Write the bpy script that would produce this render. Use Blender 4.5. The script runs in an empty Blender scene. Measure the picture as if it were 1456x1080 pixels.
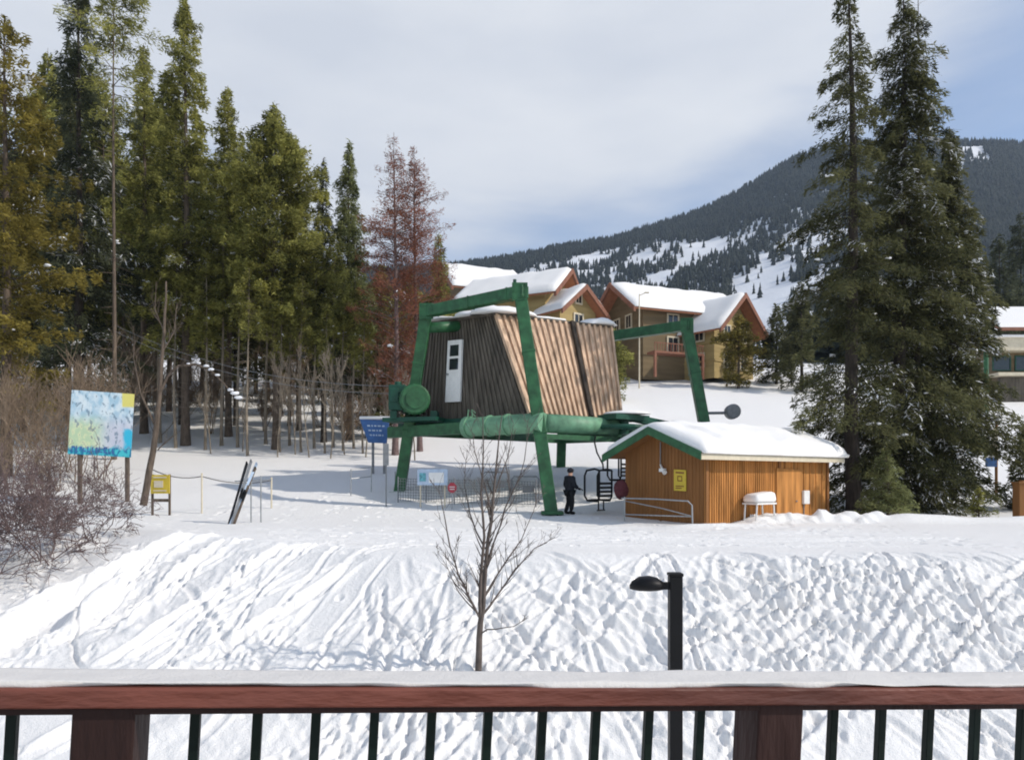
import bpy, math, random
import numpy as np
from mathutils import Vector, Matrix
R_ = math.radians
scene = bpy.context.scene
COL = scene.collection
H = 1.6                 # camera height above the flat by the lift
F = 1050.0; CX = 728.0; YH = 680.0
def at(px, py, Y): return Vector(((px-CX)/F*Y, Y, H+(YH-py)/F*Y))
def atx(px, Y): return (px-CX)/F*Y
# ------------------------------------------------------------------ noise
def vnoise(x, y, seed=0):
    x = np.asarray(x, float); y = np.asarray(y, float)
    xi = np.floor(x).astype(np.int64); yi = np.floor(y).astype(np.int64)
    fx = x-xi; fy = y-yi
    fx = fx*fx*(3-2*fx); fy = fy*fy*(3-2*fy)
    def h(a, b):
        n = (a*374761393 + b*668265263 + seed*1442695041) & 0x7fffffff
        n = ((n ^ (n >> 13))*1274126177) & 0x7fffffff
        n = ((n ^ (n >> 15))*974711) & 0x7fffffff
        return (n & 0xffff)/65535.0
    a = h(xi, yi); b = h(xi+1, yi); c = h(xi, yi+1); d = h(xi+1, yi+1)
    return (a*(1-fx)+b*fx)*(1-fy)+(c*(1-fx)+d*fx)*fy
def fbm(x, y, seed=0, o=4):
    t = 0; a = 1; s = 0
    for i in range(o):
        t = t+a*(vnoise(x*2**i+17.3*i, y*2**i-9.1*i, seed+i)-.5)*2; s += a; a *= .5
    return t/s
def sstep(a, b, x):
    t = np.clip((x-a)/(b-a), 0, 1); return t*t*(3-2*t)
def splus(x): return np.where(x > 30, x, np.log1p(np.exp(np.minimum(x, 30))))
# ------------------------------------------------------------------ terrain height
def gz(x, y):
    x = np.asarray(x, float); y = np.asarray(y, float)
    ye = y-6.5*sstep(6.5, 13, x)*(1-sstep(45, 78, y))
    z = .18*1.5*splus((ye-28.5)/1.5)+.09*6*splus((ye-55)/6)
    z = z-.22*14*splus((y-125)/14)
    yc = 16+.8*1.5*splus((-x-2)/1.5)
    yc = np.minimum(yc, 24)+.5*fbm(x*.16, y*0+3.1, 5, 2)
    t = np.clip((yc-y)/(yc-9.6), 0, 1.15)
    t2 = np.where(t < .12, t*t/.24, t-.06)
    t2 = np.where(t2 > .85, .85+(1-np.exp(-(t2-.85)/.14))*.14, t2)
    z = z-3.45*t2
    # small snow berm in front of the shed and the big spruces
    z = z+.16*np.exp(-((y-24.3-.3*(x-7))/.55)**2)*sstep(4.2, 6, x)*(.55+.6*vnoise(x*.9, x*0, 3))*(1-sstep(8.2, 9.2, x))
    z = z+.30*np.exp(-((y-26.9)/.6)**2)*sstep(7.6, 9.2, x)*(.6+.5*vnoise(x*.9, x*0, 3))
    z = z+.5*fbm(x*.045, y*.045, 11, 3)*sstep(36, 60, y)
    return z
def g1(x, y): return float(gz(x, y))
# ------------------------------------------------------------------ mesh helpers
def np_mesh(name, V, faces, attr=None):
    """faces: list of int arrays (M,k)"""
    me = bpy.data.meshes.new(name)
    V = np.asarray(V, np.float32)
    me.vertices.add(len(V)); me.vertices.foreach_set('co', V.ravel())
    faces = [np.asarray(f, np.int32) for f in faces if len(f)]
    nl = sum(f.size for f in faces); npoly = sum(len(f) for f in faces)
    me.loops.add(nl); me.polygons.add(npoly)
    me.loops.foreach_set('vertex_index', np.concatenate([f.ravel() for f in faces]))
    tot = np.concatenate([np.full(len(f), f.shape[1], np.int32) for f in faces])
    st = np.concatenate([[0], np.cumsum(tot)[:-1]]).astype(np.int32)
    me.polygons.foreach_set('loop_start', st)
    me.update(calc_edges=True)
    if attr is not None:
        for k, v in attr.items():
            a = me.attributes.new(k, 'FLOAT', 'POINT'); a.data.foreach_set('value', np.asarray(v, np.float32))
    me.validate()
    return me
def wloc(o):
    v = Vector((0, 0, 0))
    while o is not None:
        v = v+o.location; o = o.parent
    return v
def link(name, me, mat, parent=None, smooth=False, loc=None):
    o = bpy.data.objects.new(name, me); COL.objects.link(o)
    if mat is not None: me.materials.append(mat)
    if parent is not None: o.parent = parent
    if loc is not None: o.location = loc
    if smooth: me.polygons.foreach_set('use_smooth', [True]*len(me.polygons))
    return o
LABELS = {}
def tag(o, label, cat, group=None, kind=None):
    if label: o['label'] = label
    if cat: o['category'] = cat
    if group: o['group'] = group
    if kind: o['kind'] = kind
    return o
def thing(name, loc, label, cat, group=None, rz=0):
    o = bpy.data.objects.new(name, None); COL.objects.link(o)
    o.empty_display_size = .2
    o.location = loc; o.rotation_euler = (0, 0, rz)
    return tag(o, label, cat, group)
class MB:
    def __init__(s): s.v = []; s.f = []
    def poly(s, pts):
        n = len(s.v); s.v += [tuple(p) for p in pts]; s.f.append(tuple(range(n, n+len(pts)))); return s
    def hexa(s, b, t):
        """bottom 4 (ccw from above), top 4"""
        n = len(s.v); s.v += [tuple(p) for p in b]+[tuple(p) for p in t]
        s.f += [(n+3, n+2, n+1, n), (n+4, n+5, n+6, n+7)]
        for i in range(4):
            j = (i+1) % 4; s.f.append((n+i, n+j, n+4+j, n+4+i))
        return s
    def box(s, c, size, ax=None, rz=0):
        c = Vector(c); hx, hy, hz = size[0]/2, size[1]/2, size[2]/2
        if ax is None:
            m = Matrix.Rotation(rz, 3, 'Z'); X, Y, Z = m@Vector((1, 0, 0)), m@Vector((0, 1, 0)), Vector((0, 0, 1))
        else: X, Y, Z = [Vector(a).normalized() for a in ax]
        b = [c+X*sx*hx+Y*sy*hy-Z*hz for sx, sy in ((-1, -1), (1, -1), (1, 1), (-1, 1))]
        return s.hexa(b, [p+Z*2*hz for p in b])
    def beam(s, p, q, w, h, up=(0, 0, 1)):
        p = Vector(p); q = Vector(q); d = (q-p); L = d.length; d.normalize()
        u = Vector(up); x = d.cross(u)
        if x.length < 1e-4: x = Vector((1, 0, 0))
        x.normalize(); u = x.cross(d).normalized()
        return s.box((p+q)/2, (L, w, h), (d, -x, u))
    def tube(s, pts, r, n=10, caps=True):
        pts = [Vector(p) for p in pts]
        if not hasattr(r, '__len__'): r = [r]*len(pts)
        prev = None; rings = []
        for i, p in enumerate(pts):
            d = (pts[min(i+1, len(pts)-1)]-pts[max(i-1, 0)])
            d.normalize()
            if prev is None:
                a = Vector((0, 0, 1)) if abs(d.z) < .9 else Vector((1, 0, 0))
                x = d.cross(a).normalized()
            else:
                x = prev-d*prev.dot(d); x.normalize()
            prev = x; y = d.cross(x)
            k = len(s.v)
            for j in range(n):
                a = 2*math.pi*j/n
                s.v.append(tuple(p+(x*math.cos(a)+y*math.sin(a))*r[i]))
            rings.append(k)
        for a, b in zip(rings, rings[1:]):
            for j in range(n): s.f.append((a+j, a+(j+1) % n, b+(j+1) % n, b+j))
        if caps:
            s.f.append(tuple(rings[0]+j for j in reversed(range(n)))); s.f.append(tuple(rings[-1]+j for j in range(n)))
        return s
    def blob(s, c, rad, seed=0, nu=10, nv=7, rough=.18, flat=None):
        rnd = random.Random(seed); c = Vector(c); k = len(s.v)
        ph = [rnd.uniform(0, 6.28) for _ in range(6)]
        def disp(th, z): return 1+rough*(math.sin(2*th+ph[0]+2*z)*.5+math.sin(3*th+ph[1]-3*z)*.35+math.sin(5*th+ph[2]+z*4)*.25)
        s.v.append(tuple(c+Vector((0, 0, -rad[2]))))
        for i in range(1, nv):
            a = -math.pi/2+math.pi*i/nv
            for j in range(nu):
                th = 2*math.pi*j/nu; q = disp(th, math.sin(a))
                z = math.sin(a)*rad[2]*q
                if flat is not None: z = max(z, flat)
                s.v.append(tuple(c+Vector((math.cos(a)*math.cos(th)*rad[0]*q, math.cos(a)*math.sin(th)*rad[1]*q, z))))
        s.v.append(tuple(c+Vector((0, 0, rad[2]))))
        for j in range(nu): s.f.append((k, k+1+(j+1) % nu, k+1+j))
        for i in range(nv-2):
            for j in range(nu):
                a = k+1+i*nu; s.f.append((a+j, a+(j+1) % nu, a+nu+(j+1) % nu, a+nu+j))
        e = len(s.v)-1; a = k+1+(nv-2)*nu
        for j in range(nu): s.f.append((a+j, a+(j+1) % nu, e))
        return s
    def build(s, name, mat, parent=None, smooth=False, bevel=0, loc=None):
        base = wloc(parent) if parent is not None else Vector((0, 0, 0))
        if loc is not None: base = base+Vector(loc)
        me = bpy.data.meshes.new(name)
        me.from_pydata([(v[0]-base.x, v[1]-base.y, v[2]-base.z) for v in s.v], [], s.f); me.update()
        o = link(name, me, mat, parent, smooth, loc)
        if bevel:
            m = o.modifiers.new('edge', 'BEVEL'); m.width = bevel; m.segments = 2; m.limit_method = 'ANGLE'
        return o
def solo(mb, name, mat, label, cat, group=None, loc=(0, 0, 0), smooth=False, bevel=0, kind=None):
    o = mb.build(name, mat, None, smooth, bevel, loc=loc); return tag(o, label, cat, group, kind)
def segs(P0, P1, R0, R1, n=4):
    """tapered prisms for many segments at once -> V, quads"""
    P0 = np.asarray(P0, float); P1 = np.asarray(P1, float); R0 = np.asarray(R0, float); R1 = np.asarray(R1, float)
    d = P1-P0; L = np.linalg.norm(d, axis=1, keepdims=True); d = d/np.maximum(L, 1e-6)
    a = np.where(np.abs(d[:, 2:3]) < .9, np.array([[0, 0, 1.]]), np.array([[1., 0, 0]]))
    x = np.cross(d, a); x /= np.linalg.norm(x, axis=1, keepdims=True); y = np.cross(d, x)
    N = len(P0); V = np.zeros((N, 2, n, 3))
    for j in range(n):
        c, s = math.cos(2*math.pi*j/n), math.sin(2*math.pi*j/n)
        o = x*c+y*s
        V[:, 0, j] = P0+o*R0[:, None]; V[:, 1, j] = P1+o*R1[:, None]
    b = (np.arange(N)*2*n)[:, None]
    q = []
    for j in range(n):
        k = (j+1) % n
        q.append(np.stack([b[:, 0]+j, b[:, 0]+k, b[:, 0]+n+k, b[:, 0]+n+j], 1))
    return V.reshape(-1, 3), np.concatenate(q)
# ------------------------------------------------------------------ materials
def nodes(m):
    m.use_nodes = True; nt = m.node_tree; return nt, nt.nodes['Principled BSDF'], nt.nodes, nt.links
def mat(name, col, rough=.7, var=.25, scale=6, metal=0, bump=0, bscale=40, col2=None, stretch=(1, 1, 1), spec=.3, coat=0):
    m = bpy.data.materials.new(name); nt, p, N, L = nodes(m)
    p.inputs['Roughness'].default_value = rough; p.inputs['Metallic'].default_value = metal
    p.inputs['Specular IOR Level'].default_value = spec
    tc = N.new('ShaderNodeTexCoord'); mp = N.new('ShaderNodeMapping'); mp.inputs['Scale'].default_value = stretch
    L.new(tc.outputs['Object'], mp.inputs['Vector'])
    no = N.new('ShaderNodeTexNoise'); no.inputs['Scale'].default_value = scale; no.inputs['Detail'].default_value = 6
    L.new(mp.outputs[0], no.inputs['Vector'])
    r = N.new('ShaderNodeValToRGB'); r.color_ramp.elements[0].position = .3; r.color_ramp.elements[1].position = .7
    c2 = col2 if col2 else [min(1, c*(1+var)) for c in col]
    c1 = col if col2 else [c*(1-var) for c in col]
    r.color_ramp.elements[0].color = (*c1, 1); r.color_ramp.elements[1].color = (*c2, 1)
    L.new(no.outputs['Fac'], r.inputs[0]); L.new(r.outputs[0], p.inputs['Base Color'])
    if bump:
        nb = N.new('ShaderNodeTexNoise'); nb.inputs['Scale'].default_value = bscale; nb.inputs['Detail'].default_value = 4
        L.new(mp.outputs[0], nb.inputs['Vector'])
        b = N.new('ShaderNodeBump'); b.inputs['Strength'].default_value = bump; b.inputs['Distance'].default_value = .03
        L.new(nb.outputs['Fac'], b.inputs['Height']); L.new(b.outputs[0], p.inputs['Normal'])
    return m
def foliage(name, dark, light, trans=.25):
    m = bpy.data.materials.new(name); nt, p, N, L = nodes(m)
    a = N.new('ShaderNodeAttribute'); a.attribute_name = 'tint'
    r = N.new('ShaderNodeValToRGB'); r.color_ramp.elements[0].color = (*dark, 1); r.color_ramp.elements[1].color = (*light, 1)
    L.new(a.outputs['Fac'], r.inputs[0]); L.new(r.outputs[0], p.inputs['Base Color'])
    p.inputs['Roughness'].default_value = .75; p.inputs['Specular IOR Level'].default_value = .15
    t = N.new('ShaderNodeBsdfTranslucent'); L.new(r.outputs[0], t.inputs['Color'])
    mx = N.new('ShaderNodeMixShader'); mx.inputs[0].default_value = trans
    L.new(p.outputs[0], mx.inputs[1]); L.new(t.outputs[0], mx.inputs[2])
    L.new(mx.outputs[0], N['Material Output'].inputs['Surface'])
    return m
def snow_mat(name, col=(.84, .83, .82), s1=9., s2=46., b=.75, dist=.05):
    m = bpy.data.materials.new(name); nt, p, N, L = nodes(m)
    p.inputs['Roughness'].default_value = .65; p.inputs['Specular IOR Level'].default_value = .25
    tc = N.new('ShaderNodeTexCoord')
    n0 = N.new('ShaderNodeTexNoise'); n0.inputs['Scale'].default_value = .35; n0.inputs['Detail'].default_value = 5
    L.new(tc.outputs['Object'], n0.inputs['Vector'])
    r = N.new('ShaderNodeValToRGB'); r.color_ramp.elements[0].color = (*[c*.965 for c in col], 1); r.color_ramp.elements[1].color = (*[min(.9, c*1.02) for c in col], 1)
    L.new(n0.outputs['Fac'], r.inputs[0]); L.new(r.outputs[0], p.inputs['Base Color'])
    n1 = N.new('ShaderNodeTexNoise'); n1.inputs['Scale'].default_value = s1; n1.inputs['Detail'].default_value = 7; n1.inputs['Roughness'].default_value = .65
    n2 = N.new('ShaderNodeTexNoise'); n2.inputs['Scale'].default_value = s2; n2.inputs['Detail'].default_value = 3
    for n in (n1, n2): L.new(tc.outputs['Object'], n.inputs['Vector'])
    ad = N.new('ShaderNodeMath'); ad.operation = 'MULTIPLY_ADD'; ad.inputs[1].default_value = .3
    L.new(n2.outputs['Fac'], ad.inputs[0]); L.new(n1.outputs['Fac'], ad.inputs[2])
    bp = N.new('ShaderNodeBump'); bp.inputs['Strength'].default_value = b; bp.inputs['Distance'].default_value = dist
    L.new(ad.outputs[0], bp.inputs['Height']); L.new(bp.outputs[0], p.inputs['Normal'])
    return m
M = {}
M['snow'] = snow_mat('snow'); M['snow_roof'] = snow_mat('roof_snow', s1=2.2, s2=14, b=.35, dist=.06)
M['snow_bit'] = mat('clinging_snow', (.8, .81, .84), .7, .05, 4)
M['bark'] = mat('bark', (.115, .088, .068), .9, .4, 9, bump=.6, bscale=30, stretch=(1, 1, .25))
M['bark_dark'] = mat('dark_bark', (.045, .036, .03), .9, .4, 9, bump=.6, bscale=30, stretch=(1, 1, .25))
M['bark_pale'] = mat('pale_bark', (.24, .2, .155), .9, .35, 5, bump=.4, bscale=30, stretch=(1, 1, .3))
M['twig'] = mat('twig', (.105, .085, .075), .9, .3, 6)
M['twig_purple'] = mat('purple_twig', (.155, .11, .105), .9, .3, 6)
M['brush'] = mat('brown_brush', (.25, .185, .13), .9, .35, 3)
M['pine'] = foliage('pine_needles', (.035, .046, .017), (.52, .50, .15), .5)
M['pine_gold'] = foliage('golden_needles', (.065, .06, .018), (.40, .325, .08), .45)
M['spruce'] = foliage('spruce_needles', (.018, .024, .013), (.19, .19, .085), .42)
M['spruce_dark'] = foliage('dark_spruce_needles', (.014, .02, .014), (.15, .165, .095), .4)
M['pale_spruce'] = foliage('pale_spruce_needles', (.06, .075, .03), (.38, .40, .18), .45)
M['rust'] = foliage('rust_needles', (.10, .042, .026), (.42, .18, .115), .4)
M['far_tree'] = foliage('far_conifers', (.007, .013, .012), (.036, .045, .034), .1)
M['green'] = mat('green_paint', (.022, .097, .038), .5, .38, 3.5, spec=.4, bump=.06, bscale=20)
M['green_pale'] = mat('pale_green_paint', (.13, .28, .17), .55, .28, 3.0, spec=.45, bump=.06)
M['green_dark'] = mat('dark_green_paint', (.012, .065, .042), .45, .25, 2.5)
M['siding'] = mat('weathered_siding', (.54, .38, .265), .85, .42, 4.5, bump=.35, bscale=25, stretch=(1, 1, .12))  # front wall's sunlit tone is put into the siding colour
M['siding_dark'] = mat('dark_siding', (.105, .09, .073), .85, .42, 4.5, bump=.35, bscale=25, stretch=(1, 1, .12))  # end wall's shade is put into the siding colour; also roof, lodge base
M['cedar'] = mat('orange_cedar', (.42, .19, .058), .8, .42, 4.5, spec=.12, bump=.25, bscale=25, stretch=(1, 1, .12))  # long wall's sunlit tone is put into the cedar colour
M['cedar_dark'] = mat('brown_cedar', (.24, .108, .036), .8, .2, 2.5, bump=.2, bscale=25, stretch=(1, 1, .15))  # gable wall's shade is put into the cedar colour; elsewhere plain brown timber
M['cream'] = mat('cream_trim', (.6, .53, .4), .6, .1, 4)
M['white'] = mat('white_paint', (.74, .74, .73), .5, .06, 5)
M['glass'] = mat('dark_glass', (.02, .024, .028), .08, .2, 3, spec=.6)
M['black'] = mat('black_paint', (.004, .004, .005), .5, .3, 5, spec=.25)
M['steel'] = mat('galvanised_steel', (.36, .37, .38), .45, .15, 8, metal=.6)
M['grey'] = mat('grey_paint', (.2, .21, .225), .55, .15, 6)
M['yellow'] = mat('yellow_paint', (.58, .43, .05), .5, .1, 5)
M['red'] = mat('red_paint', (.36, .04, .06), .5, .12, 5)
M['blue'] = mat('blue_paint', (.05, .13, .33), .55, .2, 4)
M['paleblue'] = mat('pale_blue_paint', (.42, .52, .66), .5, .1, 6)
M['rail_wood'] = mat('red_stained_timber', (.14, .042, .028), .55, .45, 5, bump=.5, bscale=22, stretch=(.18, 1, 1), spec=.4)
M['post_wood'] = mat('dark_red_timber', (.028, .011, .009), .7, .4, 6, bump=.4, bscale=24, stretch=(1, 1, .2))
M['baluster'] = mat('dark_green_metal', (.004, .012, .009), .55, .3, 6, spec=.2)
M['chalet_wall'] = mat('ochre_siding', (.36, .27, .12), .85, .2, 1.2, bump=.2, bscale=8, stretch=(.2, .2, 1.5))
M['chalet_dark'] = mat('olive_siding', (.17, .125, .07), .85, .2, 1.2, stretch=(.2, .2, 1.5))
M['chalet_trim'] = mat('red_brown_trim', (.22, .095, .06), .7, .2, 2)
M['soffit'] = mat('orange_soffit', (.36, .15, .08), .7, .15, 2)
M['cloth_dark'] = mat('dark_cloth', (.012, .014, .02), .8, .3, 12, bump=.3, bscale=30)
M['cloth_pants'] = mat('black_trousers', (.008, .009, .011), .8, .3, 12)
M['skin'] = mat('skin', (.5, .3, .22), .6, .08, 8)
M['maroon'] = mat('maroon_cloth', (.08, .02, .025), .8, .25, 9)
M['deck'] = mat('deck_boards', (.12, .07, .05), .7, .3, 4, stretch=(1, .15, 1))
# ================================================================== camera, light, sky
cam = bpy.data.cameras.new('camera'); co = bpy.data.objects.new('camera', cam); COL.objects.link(co)
cam.sensor_fit = 'HORIZONTAL'; cam.sensor_width = 36; cam.lens = 36*F/1456; cam.shift_y = (YH-540)/1456
cam.clip_start = .05; cam.clip_end = 9000
co.location = (0, 0, H); co.rotation_euler = (R_(90), 0, 0); scene.camera = co
ELEV = R_(37); sdir = Vector((1, -.26, 0)).normalized()*math.cos(ELEV)+Vector((0, 0, math.sin(ELEV)))
sl = bpy.data.lights.new('sun', 'SUN'); sl.energy = 3.35; sl.angle = R_(.5); sl.color = (1, .925, .815)
so = bpy.data.objects.new('sun', sl); COL.objects.link(so); so.location = (60, -30, 60)
so.rotation_euler = sdir.to_track_quat('Z', 'Y').to_euler()
w = bpy.data.worlds.new('World'); scene.world = w; w.use_nodes = True
nt = w.node_tree; N = nt.nodes; L = nt.links; bg = N['Background']; bg.inputs['Strength'].default_value = .15
sky = N.new('ShaderNodeTexSky'); sky.sky_type = 'NISHITA'; sky.sun_disc = False
sky.sun_elevation = ELEV; sky.sun_rotation = math.atan2(sdir.x, sdir.y); sky.altitude = 900; sky.air_density = 1.0; sky.dust_density = .5; sky.ozone_density = 2.2
tc = N.new('ShaderNodeTexCoord'); mp = N.new('ShaderNodeMapping'); mp.inputs['Scale'].default_value = (1.3, 1.3, 4.2); mp.inputs['Rotation'].default_value = (0, R_(-9), R_(20)); mp.inputs['Location'].default_value = (3.1, .2, .35)
L.new(tc.outputs['Generated'], mp.inputs['Vector'])
n1 = N.new('ShaderNodeTexNoise'); n1.inputs['Scale'].default_value = 1.5; n1.inputs['Detail'].default_value = 7; n1.inputs['Roughness'].default_value = .52; n1.inputs['Distortion'].default_value = .35
L.new(mp.outputs[0], n1.inputs['Vector'])
sx = N.new('ShaderNodeSeparateXYZ'); L.new(tc.outputs['Generated'], sx.inputs[0])
el = N.new('ShaderNodeMapRange'); el.inputs[1].default_value = .26; el.inputs[2].default_value = .46; el.inputs[3].default_value = -.17; el.inputs[4].default_value = .26
L.new(sx.outputs['Z'], el.inputs[0])
azr = N.new('ShaderNodeMapRange'); azr.inputs[1].default_value = .38; azr.inputs[2].default_value = .56; azr.inputs[3].default_value = 0; azr.inputs[4].default_value = -.26
L.new(sx.outputs['X'], azr.inputs[0])
a1 = N.new('ShaderNodeMath'); a1.operation = 'ADD'; L.new(n1.outputs['Fac'], a1.inputs[0]); L.new(el.outputs[0], a1.inputs[1])
a2 = N.new('ShaderNodeMath'); a2.operation = 'ADD'; L.new(a1.outputs[0], a2.inputs[0]); L.new(azr.outputs[0], a2.inputs[1])
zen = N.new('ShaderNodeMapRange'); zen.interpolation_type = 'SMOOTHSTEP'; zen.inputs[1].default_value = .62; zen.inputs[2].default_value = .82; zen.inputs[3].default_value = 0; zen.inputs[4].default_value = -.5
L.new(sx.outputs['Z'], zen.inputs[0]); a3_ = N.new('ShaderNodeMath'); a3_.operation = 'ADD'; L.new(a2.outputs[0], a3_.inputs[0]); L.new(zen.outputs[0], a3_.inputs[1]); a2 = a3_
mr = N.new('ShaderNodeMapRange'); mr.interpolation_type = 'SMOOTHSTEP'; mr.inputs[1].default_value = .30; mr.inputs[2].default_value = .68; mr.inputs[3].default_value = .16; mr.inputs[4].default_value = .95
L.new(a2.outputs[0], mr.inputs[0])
n2 = N.new('ShaderNodeTexNoise'); n2.inputs['Scale'].default_value = 2.6; n2.inputs['Detail'].default_value = 5; L.new(mp.outputs[0], n2.inputs['Vector'])
cr = N.new('ShaderNodeValToRGB'); cr.color_ramp.elements[0].position = .3; cr.color_ramp.elements[1].position = .72
cr.color_ramp.elements[0].color = (4.1, 4.35, 4.8, 1); cr.color_ramp.elements[1].color = (5.0, 5.15, 5.4, 1)
L.new(n2.outputs['Fac'], cr.inputs[0])
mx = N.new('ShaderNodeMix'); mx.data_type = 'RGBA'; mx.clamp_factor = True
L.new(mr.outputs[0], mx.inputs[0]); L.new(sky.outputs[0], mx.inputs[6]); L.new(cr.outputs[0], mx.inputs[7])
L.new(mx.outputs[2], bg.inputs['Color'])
vs = scene.view_settings; vs.view_transform = 'Standard'; vs.look = 'None'; vs.exposure = 0.18; vs.gamma = 1
scene.render.engine = 'CYCLES'; scene.cycles.max_bounces = 6; scene.cycles.diffuse_bounces = 3; scene.cycles.transparent_max_bounces = 6
scene.cycles.filter_width = 1.9
scene.cycles.use_denoising = True
# ================================================================== ground sheet
def grow(a, b, s0, k):
    out = []; x = a; s = s0
    while x < b: out.append(x); x += s; s *= k
    return out+[b]
xs = np.array(sorted(set([-v for v in grow(13.5, 420, .06, 1.07)]))+list(np.arange(-13.46, 13.47, .034))+grow(13.5, 420, .06, 1.07))
ys = np.array([-40, -25, -15, -8, -4, 0, 3, 5, 6.5, 7.5, 8.4]+list(np.arange(9, 16.6, .036))+list(np.arange(16.6, 24, .07))+list(np.arange(24, 36, .12))+grow(36, 330, .25, 1.035))
XX, YY = np.meshgrid(xs, ys)
ZZ = gz(XX, YY)
rng = np.random.default_rng(4)
def streaks(ang, sd):
    c, s = math.cos(ang), math.sin(ang); u_ = XX*c+YY*s; v_ = -XX*s+YY*c
    return .034*fbm(u_*4.2, v_*.75, sd, 2)+.022*fbm(u_*10, v_*1.7, sd+3, 2)
wl_ = sstep(-2.5, -5.5, XX+1.2*fbm(XX*.4, YY*.4, 91, 2)); wr_ = sstep(2.2, 4.5, XX+1.5*fbm(XX*.4, YY*.4, 92, 2)); wr2 = vnoise(XX*.5+3, YY*.5, 93) > .55
streak = wl_*streaks(.75, 201)+wr_*np.where(wr2, streaks(-.8, 211), streaks(.7, 221)*.9)+(1-wl_)*(1-wr_)*streaks(-.12, 231)
rough = sstep(.34, .62, vnoise(XX*.42+2, YY*.36+.25*XX, 95)*.65+vnoise(XX*1.3, YY*1.1, 96)*.35)
# churned bank: lumps, sliding tracks, footprints
yc = 16+.8*1.5*splus((-XX-2)/1.5); yc = np.minimum(yc, 24)
bank = sstep(-.5, 1.3, yc-YY)*sstep(8.2, 9.2, YY)
ZZ += bank*(.09*fbm(XX*.5, YY*.45, 21, 3)+(.25+.75*rough)*(.05*fbm(XX*1.25, YY*1.0+.4*XX, 25, 2)*.6+.010*fbm(XX*2.6+.5*YY, YY*1.5, 31, 3)+.013*fbm(XX*9+2*YY, YY*7, 41, 3))+(.3+.7*rough)*(.62-.2*wr_)*streak)
ZZ += (1-bank)*sstep(9, 12, YY)*(.025*fbm(XX*.5, YY*.5, 51, 3)+.006*fbm(XX*4, YY*4, 52, 2))
def dummy(): pass
def stamp(cx, cy, r, d, ang=0, el=1., rim=.3):
    i0, i1 = np.searchsorted(xs, [cx-3*r*el, cx+3*r*el]); j0, j1 = np.searchsorted(ys, [cy-3*r*el, cy+3*r*el])
    if i1 <= i0 or j1 <= j0: return
    x = XX[j0:j1, i0:i1]-cx; y = YY[j0:j1, i0:i1]-cy
    c, s = math.cos(ang), math.sin(ang); u = (x*c+y*s)/el; v = -x*s+y*c
    q = (u*u+v*v)/(r*r)
    ZZ[j0:j1, i0:i1] += -d*np.exp(-q**1.5)+d*rim*np.exp(-(np.sqrt(q)-1.45)**2*6)
def track(x0, y0, x1, y1, wd, dep, wob=.3, rim=.5):
    n = 40; ph = rng.random()*6
    lo = min(x0, x1)-1.2; hi = max(x0, x1)+1.2; i0, i1 = np.searchsorted(xs, [lo, hi]); j0, j1 = np.searchsorted(ys, [min(y0, y1)-.8, max(y0, y1)+.8])
    if i1 <= i0 or j1 <= j0: return
    x = XX[j0:j1, i0:i1]; y = YY[j0:j1, i0:i1]
    dx, dy = x1-x0, y1-y0; Ln = math.hypot(dx, dy); dx /= Ln; dy /= Ln
    t = (x-x0)*dx+(y-y0)*dy; d = (x-x0)*-dy+(y-y0)*dx+wob*np.sin(t*.9+ph)*.4+.1*fbm(t*1.3, t*0+ph, 7, 2)
    e = sstep(-.3, .5, t)*sstep(-.3, .5, Ln-t)
    ZZ[j0:j1, i0:i1] += e*(-dep*np.exp(-(d/wd)**4)+dep*rim*np.exp(-((np.abs(d)-wd*1.5)/(wd*.5))**2))
for k in range(150):
    x0 = rng.uniform(-11, 13); y1 = rng.uniform(14.6, 16.4)+max(0, -x0-3)*.7; sl_ = rng.normal(.35 if x0 < 0 else -.45, .45)
    ln = rng.uniform(2, 5.5)
    track(x0, y1-ln, x0+sl_*ln, y1, rng.uniform(.035, .10), rng.uniform(.015, .06))
track(-10.3, 14.6, -10.4, 18.3, .55, .42, .1, .5); track(-10.4, 18.0, -8.8, 21.0, .4, .30, .1, .6); track(-8.5, 15.2, -7.5, 19.6, .25, .16, .1, .6); track(-9.6, 15.0, -8.3, 17.6, .6, .22, .1, .3); track(-7.6, 13.8, -5.4, 18.4, .16, .14, .1, .5)
track(-7.4, 11.4, -3.4, 16.6, .16, .12, .1)
for k in range(60):
    x0 = rng.uniform(1, 12); y0 = rng.uniform(13.5, 15.6); dx_ = rng.choice((1.0, 1.0, -1.0))*rng.uniform(1.5, 4.2); track(x0, y0, x0+dx_, y0-abs(dx_)*rng.uniform(.5, .95), rng.uniform(.04, .10), rng.uniform(.03, .075), .15, .6)
for k in range(6500):
    cx = rng.uniform(-13, 13.4); cy = rng.uniform(9.6, 15.2+max(0, -cx-3)*.75)
    if vnoise(cx*.6, cy*.5, 77) < .47+.16*(cx < -3)+.16*(cx > 1.5) and rng.random() < .95: continue
    stamp(cx, cy, rng.uniform(.04, .095), rng.uniform(.015, .06), rng.uniform(1.1, 2.1), rng.uniform(1, 2.2), .35)
for k in range(200):
    cx = rng.uniform(-12, 13); cy = rng.uniform(10, 15.4)
    stamp(cx, cy, rng.uniform(.15, .3), -rng.uniform(.02, .07), rng.uniform(0, 3), 1.3, 0)
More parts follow.
